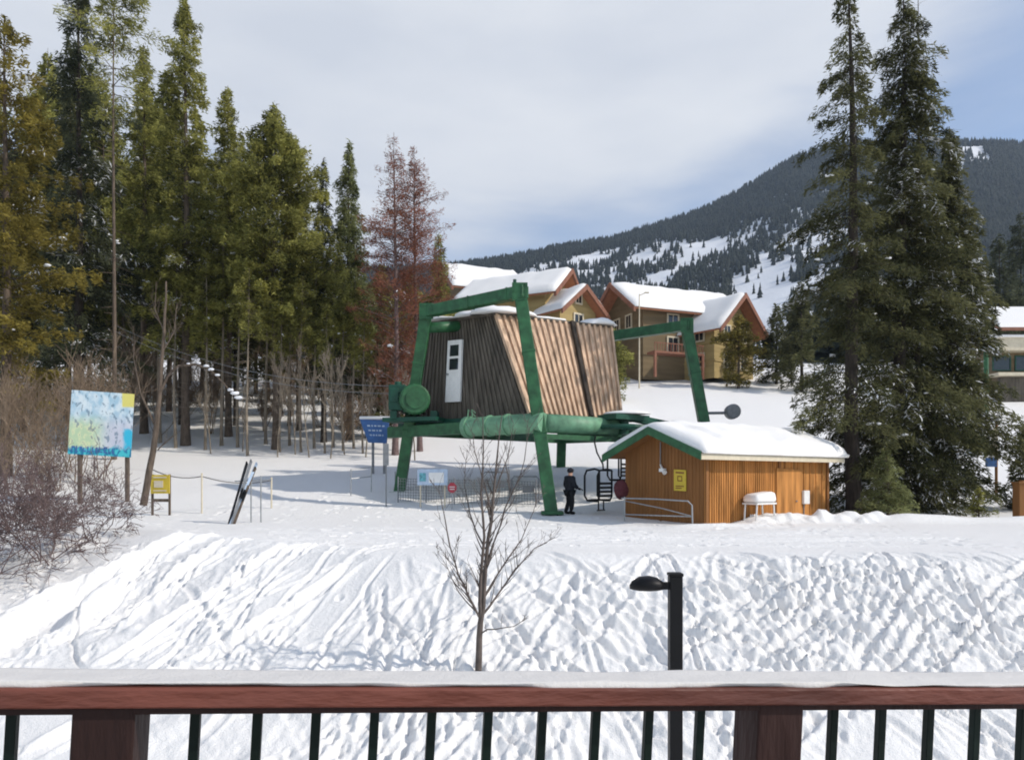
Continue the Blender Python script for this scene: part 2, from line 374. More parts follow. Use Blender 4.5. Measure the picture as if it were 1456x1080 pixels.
# footprints and ski traces over the flat, lumps along the berm
for k in range(420):
    cx = rng.uniform(-13, 13); cy = rng.uniform(17, 33); stamp(cx, cy, rng.uniform(.07, .13), .045, rng.uniform(0, 3), 1.6)
for k in range(16): 
    y0 = rng.uniform(17.2, 23.5); track(rng.uniform(-12, 0), y0, rng.uniform(1, 13), y0+rng.uniform(-.7, 1), .10, .035, .2)
for k in range(90):
    cx = rng.uniform(7.4, 13.4); cy = 26.7+rng.normal(0, .4); stamp(cx, cy, rng.uniform(.1, .25), -rng.uniform(.03, .1), 0, 1.2, 0)
nx, ny = len(xs), len(ys)
V = np.stack([XX, YY, ZZ], -1).reshape(-1, 3)
I = np.arange(nx*ny).reshape(ny, nx)
Q = np.stack([I[:-1, :-1], I[:-1, 1:], I[1:, 1:], I[1:, :-1]], -1).reshape(-1, 4)
ground = link('snow_ground', np_mesh('snow_ground', V, [Q]), M['snow'], smooth=True); ground['kind'] = 'structure'
def gg(x, y):
    i = int(np.clip(np.searchsorted(xs, x), 1, nx-1)); j = int(np.clip(np.searchsorted(ys, y), 1, ny-1)); return float(ZZ[j, i])
# ================================================================== mountain
rp = np.array([(-1200, 420), (-400, 410), (0, 398), (400, 391), (560, 384), (640, 379), (700, 372), (760, 361), (800, 352), (850, 345), (880, 339), (920, 326), (960, 314), (1000, 300), (1040, 280), (1070, 262), (1100, 244), (1130, 226), (1180, 211), (1240, 204), (1350, 204), (1400, 203), (1456, 207), (1600, 225), (1900, 300), (2300, 420)], float)
Y0m, Yr = 175., 1150.
def mz(a, Y):
    px = a*F+CX
    ang = (YH-np.interp(px, rp[:, 0], rp[:, 1]))/F
    t = np.clip((Y-Y0m)/(Yr-Y0m), 0, 1)
    a0 = (15.-H)/Y0m
    x = a*Y
    z = H+(a0+(ang-a0)*t**.85)*Y
    z = z+(20*fbm(x*.006, Y*.005, 61, 4))*t*(1-t)*3
    over = np.maximum(Y-Yr, 0)
    return z-over*.35+ 4*fbm(x*.03, Y*.03, 66, 2)*t*(1-sstep(.9, 1., t))
aa = np.linspace(-1.3, 1.55, 420); yy = np.concatenate([np.geomspace(Y0m, Yr, 130), np.array([1190, 1260, 1400])])
AA, YM = np.meshgrid(aa, yy); ZM = mz(AA, YM)
V = np.stack([AA*YM, YM, ZM], -1).reshape(-1, 3); I = np.arange(AA.size).reshape(AA.shape)
Q = np.stack([I[:-1, :-1], I[:-1, 1:], I[1:, 1:], I[1:, :-1]], -1).reshape(-1, 4)
mo = link('mountain', np_mesh('mountain', V, [Q]), snow_mat('mountain_snow', (.76, .78, .82), .05, .4, .5, 1.5), smooth=True); mo['kind'] = 'structure'
# far wood: thousands of small conifers on the mountain, with open snowy glades
def far_tpl(seed, tiers=5, n=7):
    r = np.random.default_rng(seed); V = []; Fq = []
    for k in range(tiers):
        z0 = .06+.82*k/tiers; z1 = min(1., z0+.36*5/tiers*.8); rad = .17*(1-k/tiers)**.8+.02
        b = len(V); V.append((0, 0, z1))
        for j in range(n):
            a = 2*math.pi*(j+r.random()*.7)/n; q = rad*(.65+.6*r.random()); V.append((q*math.cos(a), q*math.sin(a), z0-.05*r.random()))
        for j in range(n): Fq.append((b, b+1+j, b+1+(j+1) % n))
    return np.array(V), np.array(Fq)
tpl_near = [far_tpl(s, 7, 8) for s in range(5)]; tpl_far = [far_tpl(s, 3, 5) for s in range(5)]
def forest(name, pts, hs, mat_, label, seed=0, wide=1., tsel=None):
    r = np.random.default_rng(seed); Vs = []; Fs = []; T = []; off = 0; which = r.integers(0, 5, len(pts))
    far = np.zeros(len(pts), bool) if tsel is None else tsel
    for k in range(10):
        s = (which == k % 5) & (far == (k >= 5)); P = pts[s]; h = hs[s]; n = len(P)
        if not n: continue
        tv, tf = (tpl_far if k >= 5 else tpl_near)[k % 5]; an = r.random(n)*6.28; wd = (.7+.7*r.random(n))*wide
        c, sn = np.cos(an)[:, None], np.sin(an)[:, None]
        x = (tv[None, :, 0]*c-tv[None, :, 1]*sn)*(h*wd)[:, None]; y = (tv[None, :, 0]*sn+tv[None, :, 1]*c)*(h*wd)[:, None]; z = tv[None, :, 2]*h[:, None]
        Vs.append(np.stack([x+P[:, :1], y+P[:, 1:2], z+P[:, 2:3]], -1).reshape(-1, 3))
        Fs.append((tf[None]+(np.arange(n)*len(tv))[:, None, None]+off).reshape(-1, 3)); off += n*len(tv)
        T.append(np.clip(r.random((n, 1))*.8+r.random((n, len(tv)))*.5-.15, 0, 1).ravel())
    me = np_mesh(name, np.concatenate(Vs), [np.concatenate(Fs)], {'tint': np.concatenate(T)})
    o = link(name, me, mat_); tag(o, label, 'forest', kind='stuff'); return o
n = 150000; u = rng.random(n); Yp = np.sqrt(Y0m**2+u*(Yr**2-Y0m**2)); ap = rng.uniform(-.2, .9, n)
t = (Yp-Y0m)/(Yr-Y0m); px = ap*F+CX
dens = .8+0*t
nn = fbm(ap*26, Yp*.006+ap*10, 81, 4); n2_ = fbm(ap*95, Yp*.022+ap*20, 83, 3)
glade = sstep(660, 800, px)*(1-sstep(1150, 1250, px))*sstep(.20, .30, t+.25*(px < 930))*(1-sstep(-.05, .05, t+.08*nn-(.95-.15*sstep(880, 1100, px))))
dens = dens*(1-glade*np.clip(.925+.12*nn+.22*n2_, .6, .99))
patch = (nn+.4*n2_ > .30) & (t < .9) & (px > 640) & (px < 1260)
dens = np.where(patch, dens*.45, dens)
nb_ = fbm(ap*11, Yp*.014-ap*9, 87, 3); dens = np.where((glade > .25) & (nb_ > .16), dens*.16, dens); dens = np.where((glade > .2) & (nb_ < -.22), np.maximum(dens, .22), dens)
runs = (np.abs(ap*Yp*.92-Yp*.42+140+30*np.sin(Yp*.01)) < 9)
dens = np.where(runs & (px > 1030) & (t < .75) & (n2_ > .1), dens*.3, dens)
dark = (px > 1230) & (t < .7); dens = np.where(dark, .75-.5*(n2_ > .35), dens)
dens = np.where((px > 1050) & (px < 1124) & (t > .1) & (t < .52+.03*n2_+(px-1050)*.0012), dens*.06, dens)
scar = ((px > 1378) & (px < 1395+300*(.985-t)) & (t > .90) & (t < .985)) | ((np.abs(px-1350-90*(t-.8)) < 13) & (t > .72) & (t < .985))
dens = np.where(scar, dens*.05, dens)
keep = rng.random(n) < dens
Yp = Yp[keep]; ap = ap[keep]; tk = t[keep]
Zp = mz(ap, Yp)-.5
forest('mountain_forest', np.stack([ap*Yp, Yp, Zp], -1), rng.uniform(6, 12.5, len(Yp)), M['far_tree'], 'dark conifer forest with snowy glades covering the mountainside', 3, 1.25, Yp > 330)
# ------------------------------------------------------------------ cold air between the camera and the mountain
hz = MB().box((0, 560, 260), (5200, 1800, 700))
ho = hz.build('haze', None); ho['kind'] = 'stuff'; hm_ = bpy.data.materials.new('haze_air'); hm_.use_nodes = True
for n_ in list(hm_.node_tree.nodes):
    if n_.type == 'BSDF_PRINCIPLED': hm_.node_tree.nodes.remove(n_)
pv = hm_.node_tree.nodes.new('ShaderNodeVolumePrincipled'); pv.inputs['Color'].default_value = (.62, .76, .98, 1); pv.inputs['Density'].default_value = .00014; pv.inputs['Anisotropy'].default_value = .2
hm_.node_tree.links.new(pv.outputs[0], hm_.node_tree.nodes['Material Output'].inputs['Volume']); ho.data.materials.append(hm_)
tag(ho, 'thin cold haze in the air towards the mountain', 'haze')
scene.cycles.volume_bounces = 0
# ================================================================== trees
def conifer(seed, Ht, base, R, nb, dens, ls, ws, shape='cone', up=.15, droop=.35, smin=.25, gap=.12, lean=(0, 0), wig=.15, limb_r=.03, trunk_r=.2, snow=.0, stubs=0, side=None, clump=0.):
    """-> trunk (V,Q), crown (V,Q,tint), snow MB-like arrays; local coordinates, base at z=0"""
    r = np.random.default_rng(seed)
    f = r.random(nb)**(.85 if shape != 'top' else .6)
    h = base+(Ht*.985-base)*np.sort(f); t = (h-base)/(Ht-base)
    if shape == 'cone': prof = (1-t)**.75*.97+.03
    elif shape == 'column': prof = np.minimum(1, (1-t)*2.4+.04)*(.65+.35*np.minimum(1, t*5))
    elif shape == 'pine': prof = np.sin(np.clip(t*.86+.14, 0, 1)*math.pi)**.7*(1-.35*t)+.05
    elif shape == 'top': prof = np.minimum(1, (1-t)*3+.06)*np.minimum(1, .35+t*1.2)
    az = (np.arange(nb)*2.39996+r.normal(0, .5, nb)) % 6.2832
    rad = R*prof*(.42+.74*r.random(nb))
    pat = vnoise(az*1.1+seed*3.1, h*.55, seed)      # patches thinner or fuller
    rad *= .6+.75*pat
    rad = np.where(r.random(nb) < .07, rad*1.38, rad)
    alive = (r.random(nb) > gap+.06) & ((pat > .2) | (r.random(nb) > .6))
    if side is not None: rad *= 1+side[1]*np.cos(az-side[0])
    ph = r.random(2)*6
    def cx(z): return lean[0]*z/Ht+wig*np.sin(z*.22+ph[0])*np.minimum(1, z/4)*.5
    def cy(z): return lean[1]*z/Ht+wig*np.sin(z*.19+ph[1])*np.minimum(1, z/4)*.5
    # trunk
    zs = np.linspace(-.4, Ht, 26); P = np.stack([cx(np.maximum(zs, 0)), cy(np.maximum(zs, 0)), zs], -1)
    rr = trunk_r*np.clip(1-np.maximum(zs, 0)/Ht, .03, 1)**.8
    rr[0] *= 1.35; rr[1] *= 1.1
    V1, Q1 = segs(P[:-1], P[1:], rr[:-1], rr[1:], 8)
    # limbs
    ha, aa_, ra = h[alive], az[alive], rad[alive]
    def bp(h_, a_, r_, s):
        return np.stack([cx(h_)+np.cos(a_)*r_*s, cy(h_)+np.sin(a_)*r_*s, h_+r_*(up*s-droop*s*s)], -1)
    SP = []; SQ = []; S0 = []; S1 = []
    st = [0, .35, .7, .96]
    for k in range(3):
        SP.append(bp(ha, aa_, ra, st[k])); SQ.append(bp(ha, aa_, ra, st[k+1]))
        th = limb_r*np.clip(ra/R+.2, .2, 1); S0.append(th*(1-st[k]*.85)); S1.append(th*(1-st[k+1]*.85))
    if stubs:
        hs_ = r.uniform(Ht*.12, base+.1*Ht, stubs); a_ = r.random(stubs)*6.28; l_ = r.uniform(.3, 1.3, stubs)
        SP.append(bp(hs_, a_, l_*0, 0)); q = bp(hs_, a_, l_, 1.); q[:, 2] -= r.random(stubs)*.3; SQ.append(q); S0.append(np.full(stubs, .022)); S1.append(np.full(stubs, .006))
    V2, Q2 = segs(np.concatenate(SP), np.concatenate(SQ), np.concatenate(S0), np.concatenate(S1), 3)
    trunk = (np.concatenate([V1, V2]), np.concatenate([Q1, Q2+len(V1)]))
    # sprays
    n = np.maximum(5, (ra*dens*2.0*(.55+.45*ra/R)).astype(int)) if dens > 1 else np.full(len(ra), 2); ix = np.repeat(np.arange(len(ha)), n); m = len(ix)
    s = smin+(1.03-smin)*r.random(m)**.75
    if clump > 0:
        cs = np.floor(s*5+r.random(len(ha))[ix]*.9)/5+.1; s = s*(1-clump)+cs*clump
    lat = (r.random(m)*2-1); lat = lat*ra[ix]*.36*(1.2-s)+r.normal(0, .05, m)
    c = bp(ha[ix], aa_[ix], ra[ix], s)
    ca, sa = np.cos(aa_[ix]), np.sin(aa_[ix])
    c[:, 0] += -sa*lat; c[:, 1] += ca*lat; c[:, 2] += -np.abs(lat)*.28+r.normal(0, .30, m)*ls*1.3
    d = np.stack([ca*.75-sa*np.sign(lat)*.6, sa*.75+ca*np.sign(lat)*.6, np.full(m, up*.8-droop*.8*1)], -1)+r.normal(0, .42, (m, 3))
    d /= np.linalg.norm(d, axis=1, keepdims=True)
    w_ = np.cross(d, np.array([0, 0, 1.])+r.normal(0, .55, (m, 3))); w_ /= np.maximum(np.linalg.norm(w_, axis=1, keepdims=True), 1e-5)
    l = ls*.76*(.5+.9*r.random(m))[:, None]; wd = ws*.5*(.5+.9*r.random(m))[:, None]
    nrm = np.cross(d, w_)
    p0 = c-d*l*.5; p2 = c+d*l*.5+np.array([0, 0, -.1])*l; p1 = c+w_*wd*.5+nrm*wd*.12; p3 = c-w_*wd*.5+nrm*wd*.12
    CV = np.stack([p0, p1, p2, p3], 1).reshape(-1, 3); CQ = np.arange(4*m).reshape(-1, 4)
    bt = r.random(len(ha))[ix]*.55+vnoise(aa_[ix]*1.3, ha[ix]*.8, seed+9)*.35
    tint = np.clip(np.repeat(bt+r.normal(0, .16, m)+.05, 4), 0, 1)
    sn = None
    if snow > 0:
        k = max(2, int(snow*.45)); jj = r.integers(0, m, k); S = MB()
        for q in jj:
            a = r.uniform(.04, .11)*(1+.012*Ht)
            for e in range(int(r.integers(1, 4))): S.blob(c[q]+np.array([r.normal(0, a), r.normal(0, a), .03+r.normal(0, a*.4)]), (a*r.uniform(.7, 1.5), a*r.uniform(.6, 1.2), a*r.uniform(.35, .6)), int(r.integers(1e6)), 6, 4, .45)
        bw = r.random(len(ha))[ix] < min(.34, snow/260.); wh = bw & (r.random(m) < .22) & (np.abs(w_[:, 2]) < .6)
        sn = (S.v, S.f, wh)
    return trunk, (CV, CQ, tint), sn
def add_tree(name, x, y, data, mats, label, cat='tree', group=None, z=None, rz=0, sc=1.):
    zz = g1(x, y) if z is None else z
    root = thing(name, (x, y, zz-.05), label, cat, group, rz); root.scale = (sc, sc, sc)
    tr, cr_, sn = data
    link('trunk', np_mesh('trunk', tr[0], [tr[1]]), mats[0], root)
    CV, CQ, ti = cr_
    if sn is not None:
        tri = [f for f in sn[1] if len(f) == 3]; qd = [f for f in sn[1] if len(f) == 4]; o_ = len(CV)
        me = np_mesh('crown', np.concatenate([CV, np.array(sn[0])]), [CQ, np.array(tri)+o_, np.array(qd)+o_], {'tint': np.concatenate([ti, np.ones(len(sn[0]))])})
        co_ = link('crown', me, mats[1], root); me.materials.append(M['snow_bit'])
        mi = np.zeros(len(me.polygons), np.int32); mi[len(CQ):] = 1; mi[:len(CQ)] = sn[2]; me.polygons.foreach_set('material_index', mi)
    else: link('crown', np_mesh('crown', CV, [CQ], {'tint': ti}), mats[1], root)
    return root
def dup(root, loc, rz, sc, label, group):
    c = root.copy(); COL.objects.link(c); c.location = loc; c.rotation_euler = (0, 0, rz); c.scale = sc; c['label'] = label
    if group: c['group'] = group
    elif 'group' in c: del c['group']
    for ch in root.children:
        d = ch.copy(); COL.objects.link(d); d.parent = c
        for g in ch.children:
            e = g.copy(); COL.objects.link(e); e.parent = d
    return c
def tree_px(name, px, Y, ytop, label, mats, z=None, **kw):
    x = atx(px, Y); zz = g1(x, Y) if z is None else z
    Ht = at(px, ytop, Y).z-zz
    kw2 = dict(kw); b = kw2.pop('ybase', None)
    base = at(px, b, Y).z-zz if b is not None else kw2.pop('base')*Ht
    rpx = kw2.pop('rpx'); R = rpx/F*Y
    seed = kw2.pop('seed')
    return add_tree(name, x, Y, conifer(seed, Ht, base, R, **kw2), mats, label, z=zz)
BP = (M['bark'], M['pine']); BG = (M['bark'], M['pine_gold']); BS = (M['bark_dark'], M['spruce']); BD = (M['bark_dark'], M['spruce_dark']); BL = (M['bark_pale'], M['pine']); BPS = (M['bark'], M['pale_spruce'])
pk = dict(shape='pine', up=.42, droop=.3, smin=.35, clump=.45)
tree_px('pine_tree', 8, 38, 20, 'golden green pine at the far left edge of the forest', BG, seed=1, ybase=590, rpx=104, nb=330, dens=42, ls=.42, ws=.17, trunk_r=.28, snow=26, **pk)
tree_px('spruce_tree', 112, 46, -60, 'tall dark spruce with snow dusted upper branches behind the bare slim trunk', BD, seed=2, base=.14, rpx=96, nb=330, dens=46, ls=.5, ws=.15, shape='cone', up=.05, droop=.32, trunk_r=.32, snow=150, gap=.1)
tree_px('pine_tree', 162, 43, -70, 'tall pine with a long bare pale trunk rising behind the painted map board', (M['bark'], M['pine']), seed=3, ybase=240, rpx=62, nb=110, dens=30, ls=.42, ws=.13, trunk_r=.14, shape='top', up=.3, droop=.35, stubs=50, snow=20, wig=.05)
tree_px('pine_tree', 264, 48, -18, 'tallest full olive pine, its narrow spire pointing to the top of the photo', BP, seed=4, ybase=505, rpx=64, nb=470, dens=40, ls=.44, ws=.16, trunk_r=.3, snow=40, shape='cone', up=.35, droop=.35, smin=.3, clump=.3, gap=.08)
tree_px('pine_tree', 205, 53, 60, 'shaded pine squeezed between the bare trunk and the tallest spire', BP, seed=5, base=.38, rpx=54, nb=380, dens=40, ls=.45, ws=.16, trunk_r=.28, snow=16, shape='cone', up=.3, droop=.35)
tree_px('pine_tree', 392, 47, 146, 'broad bushy olive pine right of the tallest spire', BP, seed=6, ybase=470, rpx=66, nb=500, dens=42, ls=.44, ws=.17, trunk_r=.26, snow=30, shape='column', up=.45, droop=.3, smin=.3, clump=.35, gap=.08)
tree_px('pine_tree', 325, 52, 120, 'pine crown filling the notch between the tallest spire and the broad pine', BP, seed=7, ybase=480, rpx=56, nb=420, dens=40, ls=.45, ws=.17, trunk_r=.26, snow=20, shape='cone', up=.4, droop=.3, gap=.08)
tree_px('spruce_tree', 460, 50, 222, 'narrow blackish spruce beside the pale spire', BD, seed=8, base=.2, rpx=40, nb=320, dens=46, ls=.42, ws=.14, trunk_r=.2, shape='cone', up=.1, droop=.35, snow=14)
tree_px('spruce_tree', 496, 51, 198, 'pale green slender spire next to the red dying pines', BPS, seed=9, base=.35, rpx=40, nb=380, dens=46, ls=.42, ws=.14, trunk_r=.2, shape='cone', up=.2, droop=.35, snow=14)
tree_px('pine_tree', 425, 55, 250, 'olive pine low between the broad pine and the narrow blackish spruce', BP, seed=10, base=.42, rpx=42, nb=320, dens=40, ls=.46, ws=.17, trunk_r=.22, shape='cone', up=.3, droop=.3)
# dying red pines: thin bare tops, rust needles below
tree_px('dead_pine', 562, 45, 188, 'taller of the two dying rust red pines with a bare purple top', (M['twig_purple'], M['rust']), seed=11, base=.12, rpx=56, nb=330, dens=26, ls=.34, ws=.075, trunk_r=.2, shape='column', up=.5, droop=.25, limb_r=.034, gap=.05, snow=16)
tree_px('dead_pine', 597, 46.5, 206, 'right hand dying rust red pine with a forked looking bare top', (M['twig_purple'], M['rust']), seed=12, base=.15, rpx=50, nb=330, dens=26, ls=.34, ws=.075, trunk_r=.18, shape='column', up=.6, droop=.2, limb_r=.034, gap=.05, lean=(-.4, 0))
tree_px('pine_tree', 625, 55, 330, 'small olive pine rising just left of the snowy chalet roofs', BP, seed=13, base=.3, rpx=36, nb=170, dens=42, ls=.42, ws=.16, trunk_r=.18, shape='cone', up=.3, droop=.3)
tree_px('spruce_tree', 538, 52, 420, 'low shadowy spruce at the foot of the dying red pines', BS, seed=14, base=.1, rpx=50, nb=200, dens=40, ls=.45, ws=.15, trunk_r=.16, shape='cone', up=.1, droop=.3, snow=20)
# slim lodgepoles whose pale trunks stand along the forest edge
protos = []
for k in range(4):
    root = add_tree('lodgepole_pine', 0, 0, conifer(40+k, 15, 7.2+k*.7, 1.5+.15*k, 110, 34, .4, .15, shape='pine', up=.3, droop=.35, trunk_r=.115, stubs=45, snow=9, wig=.25, limb_r=.02), BL if k % 2 else (M['bark_pale'], M['pine']), '', group='slim lodgepole pines along the forest edge')
    protos.append(root)
slim = [(292, 46.5, 350, 'slim pale trunked pine at the left end of the row of bare trunks'), (315, 48, 300, ''), (338, 47.5, 340, ''), (352, 44.5, 380, ''), (378, 49, 320, ''), (398, 46, 410, ''), (412, 48.5, 350, ''), (428, 46, 390, ''), (447, 47.5, 370, ''), (462, 45.5, 430, ''), (474, 48, 330, ''), (488, 46.5, 400, ''), (503, 47.5, 390, ''), (516, 45.5, 440, ''), (250, 47, 330, ''), (228, 49, 300, '')]
used = set()
for i, (px, Y, yt, lb) in enumerate(slim):
    x = atx(px, Y); z = g1(x, Y); hh = at(px, yt, Y).z-z; k = i % 4; s = hh/15
    lb = 'slim pine with a pale bare trunk in the row along the forest edge'
    loc = (x, Y, z-.05); rz = i*1.7; sc = (min(s, 1.)*1.0, min(s, 1.)*1.0, s)
    if k not in used:
        o = protos[k]; used.add(k); o.location = loc; o.rotation_euler = (0, 0, rz); o.scale = sc; o['label'] = lb
    else: dup(protos[k], loc, rz, sc, lb, 'slim lodgepole pines along the forest edge')
# deeper forest behind
sil = np.array([(-300, -40), (0, 40), (110, 0), (180, 60), (264, 40), (330, 190), (390, 200), (450, 280), (500, 290), (560, 330), (620, 400), (680, 450)], float)
deep = []
for k in range(5):
    mt = [BP, BS, BP, BD, (M['bark'], M['pine'])][k]
    deep.append(add_tree('forest_conifer', 0, 0, conifer(60+k, 20, 3.2+k*.9, 2.9, 230, 26, .62, .25, shape='cone' if k % 2 else 'column', up=.2, droop=.35, trunk_r=.2, snow=14), mt, 'green conifer standing deep in the forest behind the front row', group='conifers deep in the forest'))
rr = random.Random(8); used = set(); cnt = 0
for i in range(68):
    Y = 54+30*((i*7) % 18)/18 if i < 50 else 68+18*((i*5) % 9)/9; px = -120+ (i*47.3) % 775
    if px > 655: continue
    yt = np.interp(px, sil[:, 0], sil[:, 1])+rr.uniform(40, 190) if i < 50 else rr.uniform(380, 470)
    x = atx(px, Y); z = g1(x, Y); hh = max(4., at(px, yt, Y).z-z); k = i % 5; s = hh/20
    loc = (x, Y, z-.05); sc = (min(max(s, .55), 1.15), min(max(s, .55), 1.15), s)
    if k not in used:
        o = deep[k]; used.add(k); o.location = loc; o.scale = sc
    else: dup(deep[k], loc, i*1.3, sc, 'green conifer standing deep in the forest behind the front row', 'conifers deep in the forest')
# the two big trees right of the shed
TZ = -.1
tree_px('pine_tree', 1216, 32.5, -45, 'tall dark pine with a sparse ragged top, its trunk beside the brown shed', (M['bark_dark'], M['spruce']), z=TZ, seed=21, ybase=610, rpx=100, nb=310, dens=66, ls=.33, ws=.11, trunk_r=.36, shape='cone', up=.12, droop=.42, smin=.2, gap=.18, snow=40, stubs=40, wig=.2, clump=.25, lean=(-.35, 0), side=(math.pi, .18))
tree_px('spruce_tree', 1282, 34, -30, 'largest dark spruce right of the shed, full to the ground', BS, z=TZ, seed=22, ybase=715, rpx=128, nb=620, dens=70, ls=.36, ws=.12, trunk_r=.34, shape='cone', up=.06, droop=.42, smin=.16, gap=.10, snow=110, wig=.15)
tree_px('spruce_tree', 1352, 35.5, 178, 'shorter bushy spruce forming the right flank of the big dark trees', BS, z=TZ+.1, seed=23, ybase=700, rpx=92, nb=520, dens=66, ls=.36, ws=.13, trunk_r=.24, shape='cone', up=.12, droop=.45, smin=.12, gap=.08, snow=70)
tree_px('dead_pine', 1305, 35, -40, 'thin dead spar with fine bare twigs beside the largest dark spruce', (M['twig'], M['rust']), z=TZ, seed=24, ybase=330, rpx=58, nb=120, dens=.1, ls=.05, ws=.015, trunk_r=.17, shape='cone', up=.12, droop=.22, limb_r=.016, gap=.1, wig=.05)
tree_px('young_spruce', 1262, 28.8, 632, 'young pale green spruce growing at the foot of the large dark trees', BPS, z=0.0, seed=25, base=.03, rpx=44, nb=130, dens=90, ls=.2, ws=.07, trunk_r=.06, shape='cone', up=.3, droop=.3, gap=.05)
tree_px('young_spruce', 1392, 29.5, 690, 'tiny yellowish spruce at the right flank of the dark trees', (M['bark'], M['pine']), z=-.05, seed=26, base=.02, rpx=24, nb=70, dens=80, ls=.18, ws=.07, trunk_r=.04, shape='cone', up=.4, droop=.3)
tree_px('spruce_tree', 1475, 34, 570, 'dark spruce bough tips reaching in from the right edge', BS, seed=27, base=.06, rpx=52, nb=160, dens=55, ls=.33, ws=.12, trunk_r=.12, shape='cone', up=.1, droop=.4)
# around the chalets
tree_px('pine_tree', 1050, 80, 448, 'yellow olive conifer in front of the right hand chalet gable', (M['bark'], M['pine_gold']), seed=31, base=.05, rpx=30, nb=170, dens=22, ls=.6, ws=.25, trunk_r=.16, shape='column', up=.35, droop=.3)
tree_px('spruce_tree', 1104, 84, 432, 'grey green conifer standing right of the right hand chalet', BS, seed=32, base=.05, rpx=34, nb=170, dens=22, ls=.65, ws=.25, trunk_r=.18, shape='cone', up=.2, droop=.3)
tree_px('spruce_tree', 1140, 78, 395, 'dark conifer on the slope behind the tall shed side pine', BS, seed=33, base=.05, rpx=44, nb=200, dens=22, ls=.65, ws=.25, trunk_r=.2, shape='cone', up=.2, droop=.3)
tree_px('pine_tree', 874, 70, 468, 'olive conifer poking out behind the right end of the lift house', (M['bark'], M['pine']), seed=34, base=.05, rpx=26, nb=150, dens=26, ls=.5, ws=.2, trunk_r=.14, shape='column', up=.3, droop=.3, snow=6)
for i, (px, Y, yt, rp_) in enumerate([(1420, 95, 330, 46), (1380, 92, 350, 46), (1452, 105, 300, 50)]):
    tree_px('spruce_tree', px, Y, yt, ['dark conifer behind the right edge lodge, nearest the dark trees', 'dark conifer half hidden behind the bushy spruce flank', 'tall dark conifer beyond the lodge at the photo edge'][i], BD, seed=35+i, base=.08, rpx=rp_, nb=190, dens=20, ls=.8, ws=.3, trunk_r=.2, shape='cone', up=.15, droop=.3)
# hillside wood just behind the chalets (one mass)
n = 900; Yh = rng.uniform(112, 175, n); ah = rng.uniform(-.05, .72, n); pxh = ah*F+CX
k_ = (pxh > 940) & ((pxh < 1050) | (pxh > 1124)) & (rng.random(n) < .8) | (pxh < 700) & (rng.random(n) < .5) | (pxh > 1250)
Yh = Yh[k_]; ah = ah[k_]
zh = np.maximum(gz(ah*Yh, Yh), np.where(Yh > Y0m, mz(ah, Yh), -99))-.4
forest('hillside_forest', np.stack([ah*Yh, Yh, zh], -1), rng.uniform(6, 13, len(Yh)), M['far_tree'], 'dark wood on the slope just behind the chalets', 6, 1.1)
# ------------------------------------------------------------------ bare deciduous growth
def bare(seed, L0, R0, levels, n_child=(3, 5), spread=.55, ratio=.62, up=.15, start=None, d0=(0, 0, 1), multi=1, fan=.3, curl=.12, rmin=.003):
    r = random.Random(seed); S = []
    def rv(k): return Vector((r.gauss(0, k), r.gauss(0, k), r.gauss(0, k)))
    def br(p, d, L_, rad, lev):
        k = 4 if lev < 2 else 3; pts = [p.copy()]; dd = d.copy()
        for i in range(k):
            dd = (dd+rv(curl)+Vector((0, 0, up*.3))).normalized(); pts.append(pts[-1]+dd*L_/k)
        rs = [max(rmin, rad*(1-.55*i/k)) for i in range(k+1)]
        for i in range(k): S.append((pts[i], pts[i+1], rs[i], rs[i+1]))
        if lev >= levels: return
        for c in range(r.randint(*n_child)):
            t = r.uniform(.3, 1.); i = min(k-1, int(t*k)); q = pts[i].lerp(pts[i+1], t*k-i)
            nd = (dd+rv(spread)).normalized(); nd = (nd+Vector((0, 0, up))).normalized()
            br(q, nd, L_*ratio*r.uniform(.7, 1.2), max(rmin, rs[i]*.6), lev+1)
    for m in range(multi):
        d = (Vector(d0)+Vector((r.gauss(0, fan), r.gauss(0, fan), 0))).normalized() if multi > 1 else Vector(d0).normalized()
        p = Vector((r.gauss(0, .12), r.gauss(0, .12), -.1)) if multi > 1 else Vector((0, 0, -.1))
        br(p, d, L0*r.uniform(.75, 1.15) if multi > 1 else L0, R0, 0)
    return S
def seg_mesh(S, n=4):
    V, Q = segs([s[0] for s in S], [s[1] for s in S], [s[2] for s in S], [s[3] for s in S], n); return V, Q
def shrub(name, x, y, S, m, label, cat='shrub', group=None, z=None, n=4):
    V, Q = seg_mesh(S, n); o = link(name, np_mesh(name, V, [Q]), m, loc=(x, y, g1(x, y) if z is None else z)); return tag(o, label, cat, group)
